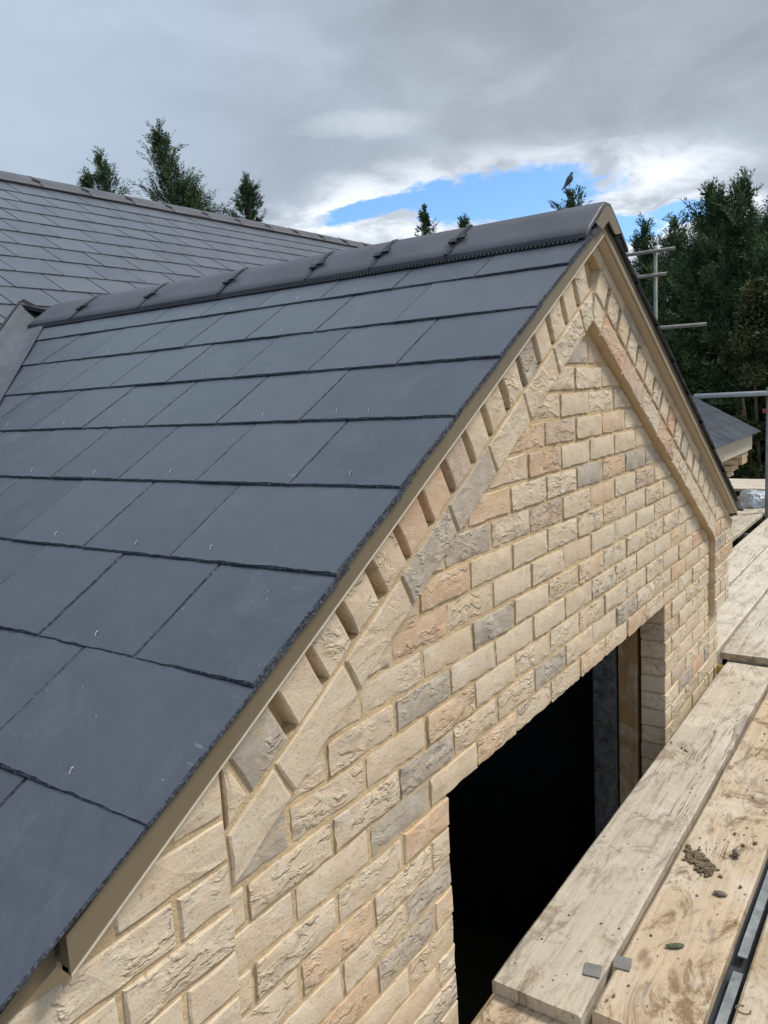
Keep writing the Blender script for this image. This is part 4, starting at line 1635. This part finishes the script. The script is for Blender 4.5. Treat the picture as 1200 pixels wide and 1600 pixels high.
conifer((17.65, 9.46, 4.70), .25, 'spindly twiggy conifer tip beside a ridge clip', 106, .30, (.2, 0), .6, .45, .36, .09)
conifer((16.89, 6.28, 4.75), .55, 'conifer tip with a pigeon on it behind the gable apex', 107, .6, (0, 0), .55, .42, .42, .085, ragged=.6)
conifer((14.72, 3.97, 3.4), 1.2, 'slim conifer just right of the gable apex', 108, 1.35, (0, .1), .12, .31, .42, .078, ragged=.45)
conifer((14.4, 4.75, 2.75), 1.0, 'short conifer half hidden by the gable verge', 109, 1.35, (0, 0), .12, .38, .42, .078, ragged=.45)
conifer((14.71, 3.42, 3.35), 1.2, 'conifer with a bent tip between slim one and tall pair', 110, 1.35, (.1, 0), .12, .31, .42, .078, ragged=.45)
conifer((13.02, 2.36, 3.42), 1.5, 'tall dense conifer, left of the pair at the right edge', 111, 1.7, (0, 0), .10, .40, .46, .078, ragged=.45)
conifer((12.62, 1.80, 3.36), 1.4, 'tall dense conifer with forked tip, right of the pair', 112, 1.7, (.1, 0), .10, .38, .46, .078, ragged=.45)
conifer((11.98, 1.16, 2.85), 1.3, 'conifer cut off by the right edge of the photo', 113, 1.5, (0, 0), .10, .38, .44, .078, ragged=.45)
conifer((15.6, 2.7, 2.3), 1.9, 'broad dark conifer filling in behind the tall pair', 114, 1.1, (0, 0), .10, .6, .55, .14)
conifer((15.8, 4.5, 1.6), 1.9, 'broad dark conifer filling in behind the slim one', 115, 1.1, (0, 0), .10, .6, .55, .14)


def shrub(top, rx, rz_, label, seed, n=26000, mt='shrub', leaf=.055, grp=None):
    rg = np.random.default_rng(seed)
    root = bpy.data.objects.new('leafy_shrub', None)
    C.objects.link(root)
    base = np.array((top[0], top[1], GROUND))
    root.location = base
    tag(root, label, 'shrub', grp)
    H = top[2] - GROUND
    tb = MB()
    for i in range(9):
        a = i * .7
        e = Vector((math.cos(a) * rx * .55, math.sin(a) * rx * .55, H * (.55 + .04 * i)))
        tb.tube((0.06 * math.cos(a), .06 * math.sin(a), 0), e * .5 + Vector((0, 0, .3)), .030, 6)
        tb.tube(e * .5 + Vector((0, 0, .3)), e, .018, 6)
    link('stem', tb.mesh('stem', M['bark'], True), root)
    # clumps
    nc = 70
    cz_ = H - rz_ + rz_ * np.cos(rg.random(nc) * math.pi) * .95
    ca_ = rg.random(nc) * 2 * math.pi
    cr_ = rx * np.sqrt(np.clip(1 - ((cz_ - (H - rz_)) / rz_) ** 2, .02, 1)) * (.45 + .6 * rg.random(nc))
    cc = np.stack([np.cos(ca_) * cr_, np.sin(ca_) * cr_, cz_], 1)
    cs_ = rx * (.16 + .2 * rg.random(nc))
    ci = rg.integers(0, nc, n)
    d = unit(rg.normal(0, 1, (n, 3)))
    o = cc[ci] + d * (cs_[ci] * rg.random(n) ** .4)[:, None]
    ax_ = unit(d + rg.normal(0, .7, (n, 3)))
    wd_ = unit(np.cross(ax_, rg.normal(0, 1, (n, 3))))
    ll = leaf * (.6 + .8 * rg.random(n))[:, None]
    V = np.stack([o, o + ax_ * ll * .5 + wd_ * ll * .32, o + ax_ * ll, o + ax_ * ll * .5 - wd_ * ll * .32], 1).reshape(-1, 3)
    F = np.arange(len(V)).reshape(-1, 4)
    tone = np.clip(rg.normal(.45, .15, nc)[ci] + rg.normal(0, .14, n), 0, 1)
    link('crown', leaf_mesh('crown', V, F, np.repeat(tone, 4), M[mt]), root)


shrub((10.75, 1.10, 1.60), .62, 1.9, 'olive green leafy shrub at the right edge below the conifers', 201)
shrub((12.1, 2.2, .15), 1.0, 1.1, 'low dark green shrub behind the house eaves corner', 202, 14000, 'conifer', .06)
shrub((11.6, 1.05, -.1), .95, 1.0, 'low dark shrub under the olive one, beyond the far boards', 203, 14000, 'conifer', .06)

# pigeon on the tip ---------------------------------------------------------------------------
pg = MB()
spine = [(-.175, -.155, .010, .012), (-.13, -.115, .034, .016), (-.08, -.055, .050, .035), (-.035, .005, .066, .058), (.01, .065, .074, .072), (.035, .115, .062, .064), (.045, .150, .040, .042), (.052, .175, .029, .030), (.060, .198, .030, .030), (.072, .208, .022, .022), (.086, .205, .009, .009), (.108, .198, .003, .003)]
NR = 12
vs = []
for i, (x, z, rw, rh) in enumerate(spine):
    a = spine[max(0, i - 1)]
    b = spine[min(len(spine) - 1, i + 1)]
    t = Vector((b[0] - a[0], 0, b[1] - a[1])).normalized()
    nn = Vector((-t.z, 0, t.x))
    for k in range(NR):
        an = 2 * math.pi * k / NR
        vs.append(Vector((x, 0, z)) + Vector((0, 1, 0)) * rw * math.cos(an) + nn * rh * math.sin(an))
fs = []
for i in range(len(spine) - 1):
    for k in range(NR):
        a = i * NR + k
        b = i * NR + (k + 1) % NR
        fs.append((a, b, b + NR, a + NR))
fs += [tuple(range(NR - 1, -1, -1)), tuple(range((len(spine) - 1) * NR, len(spine) * NR))]
pg.add(vs, fs)
bird = link('pigeon', pg.mesh('pigeon', M['pigeon'], True), None, (16.88, 6.33, 4.93), (0, 0, R(-55)))
tag(bird, 'grey pigeon perched on a conifer tip, facing right', 'bird')
lg = MB()
for s_ in (-.022, .022):
    lg.tube((.0, s_, .01), (.005, s_, -.075), .005, 6)
    for dx_ in (-.02, .012, .03):
        lg.tube((.005, s_, -.075), (.005 + dx_, s_ + dx_ * .2, -.082), .003, 5)
link('legs', lg.mesh('legs', M['red']), bird)
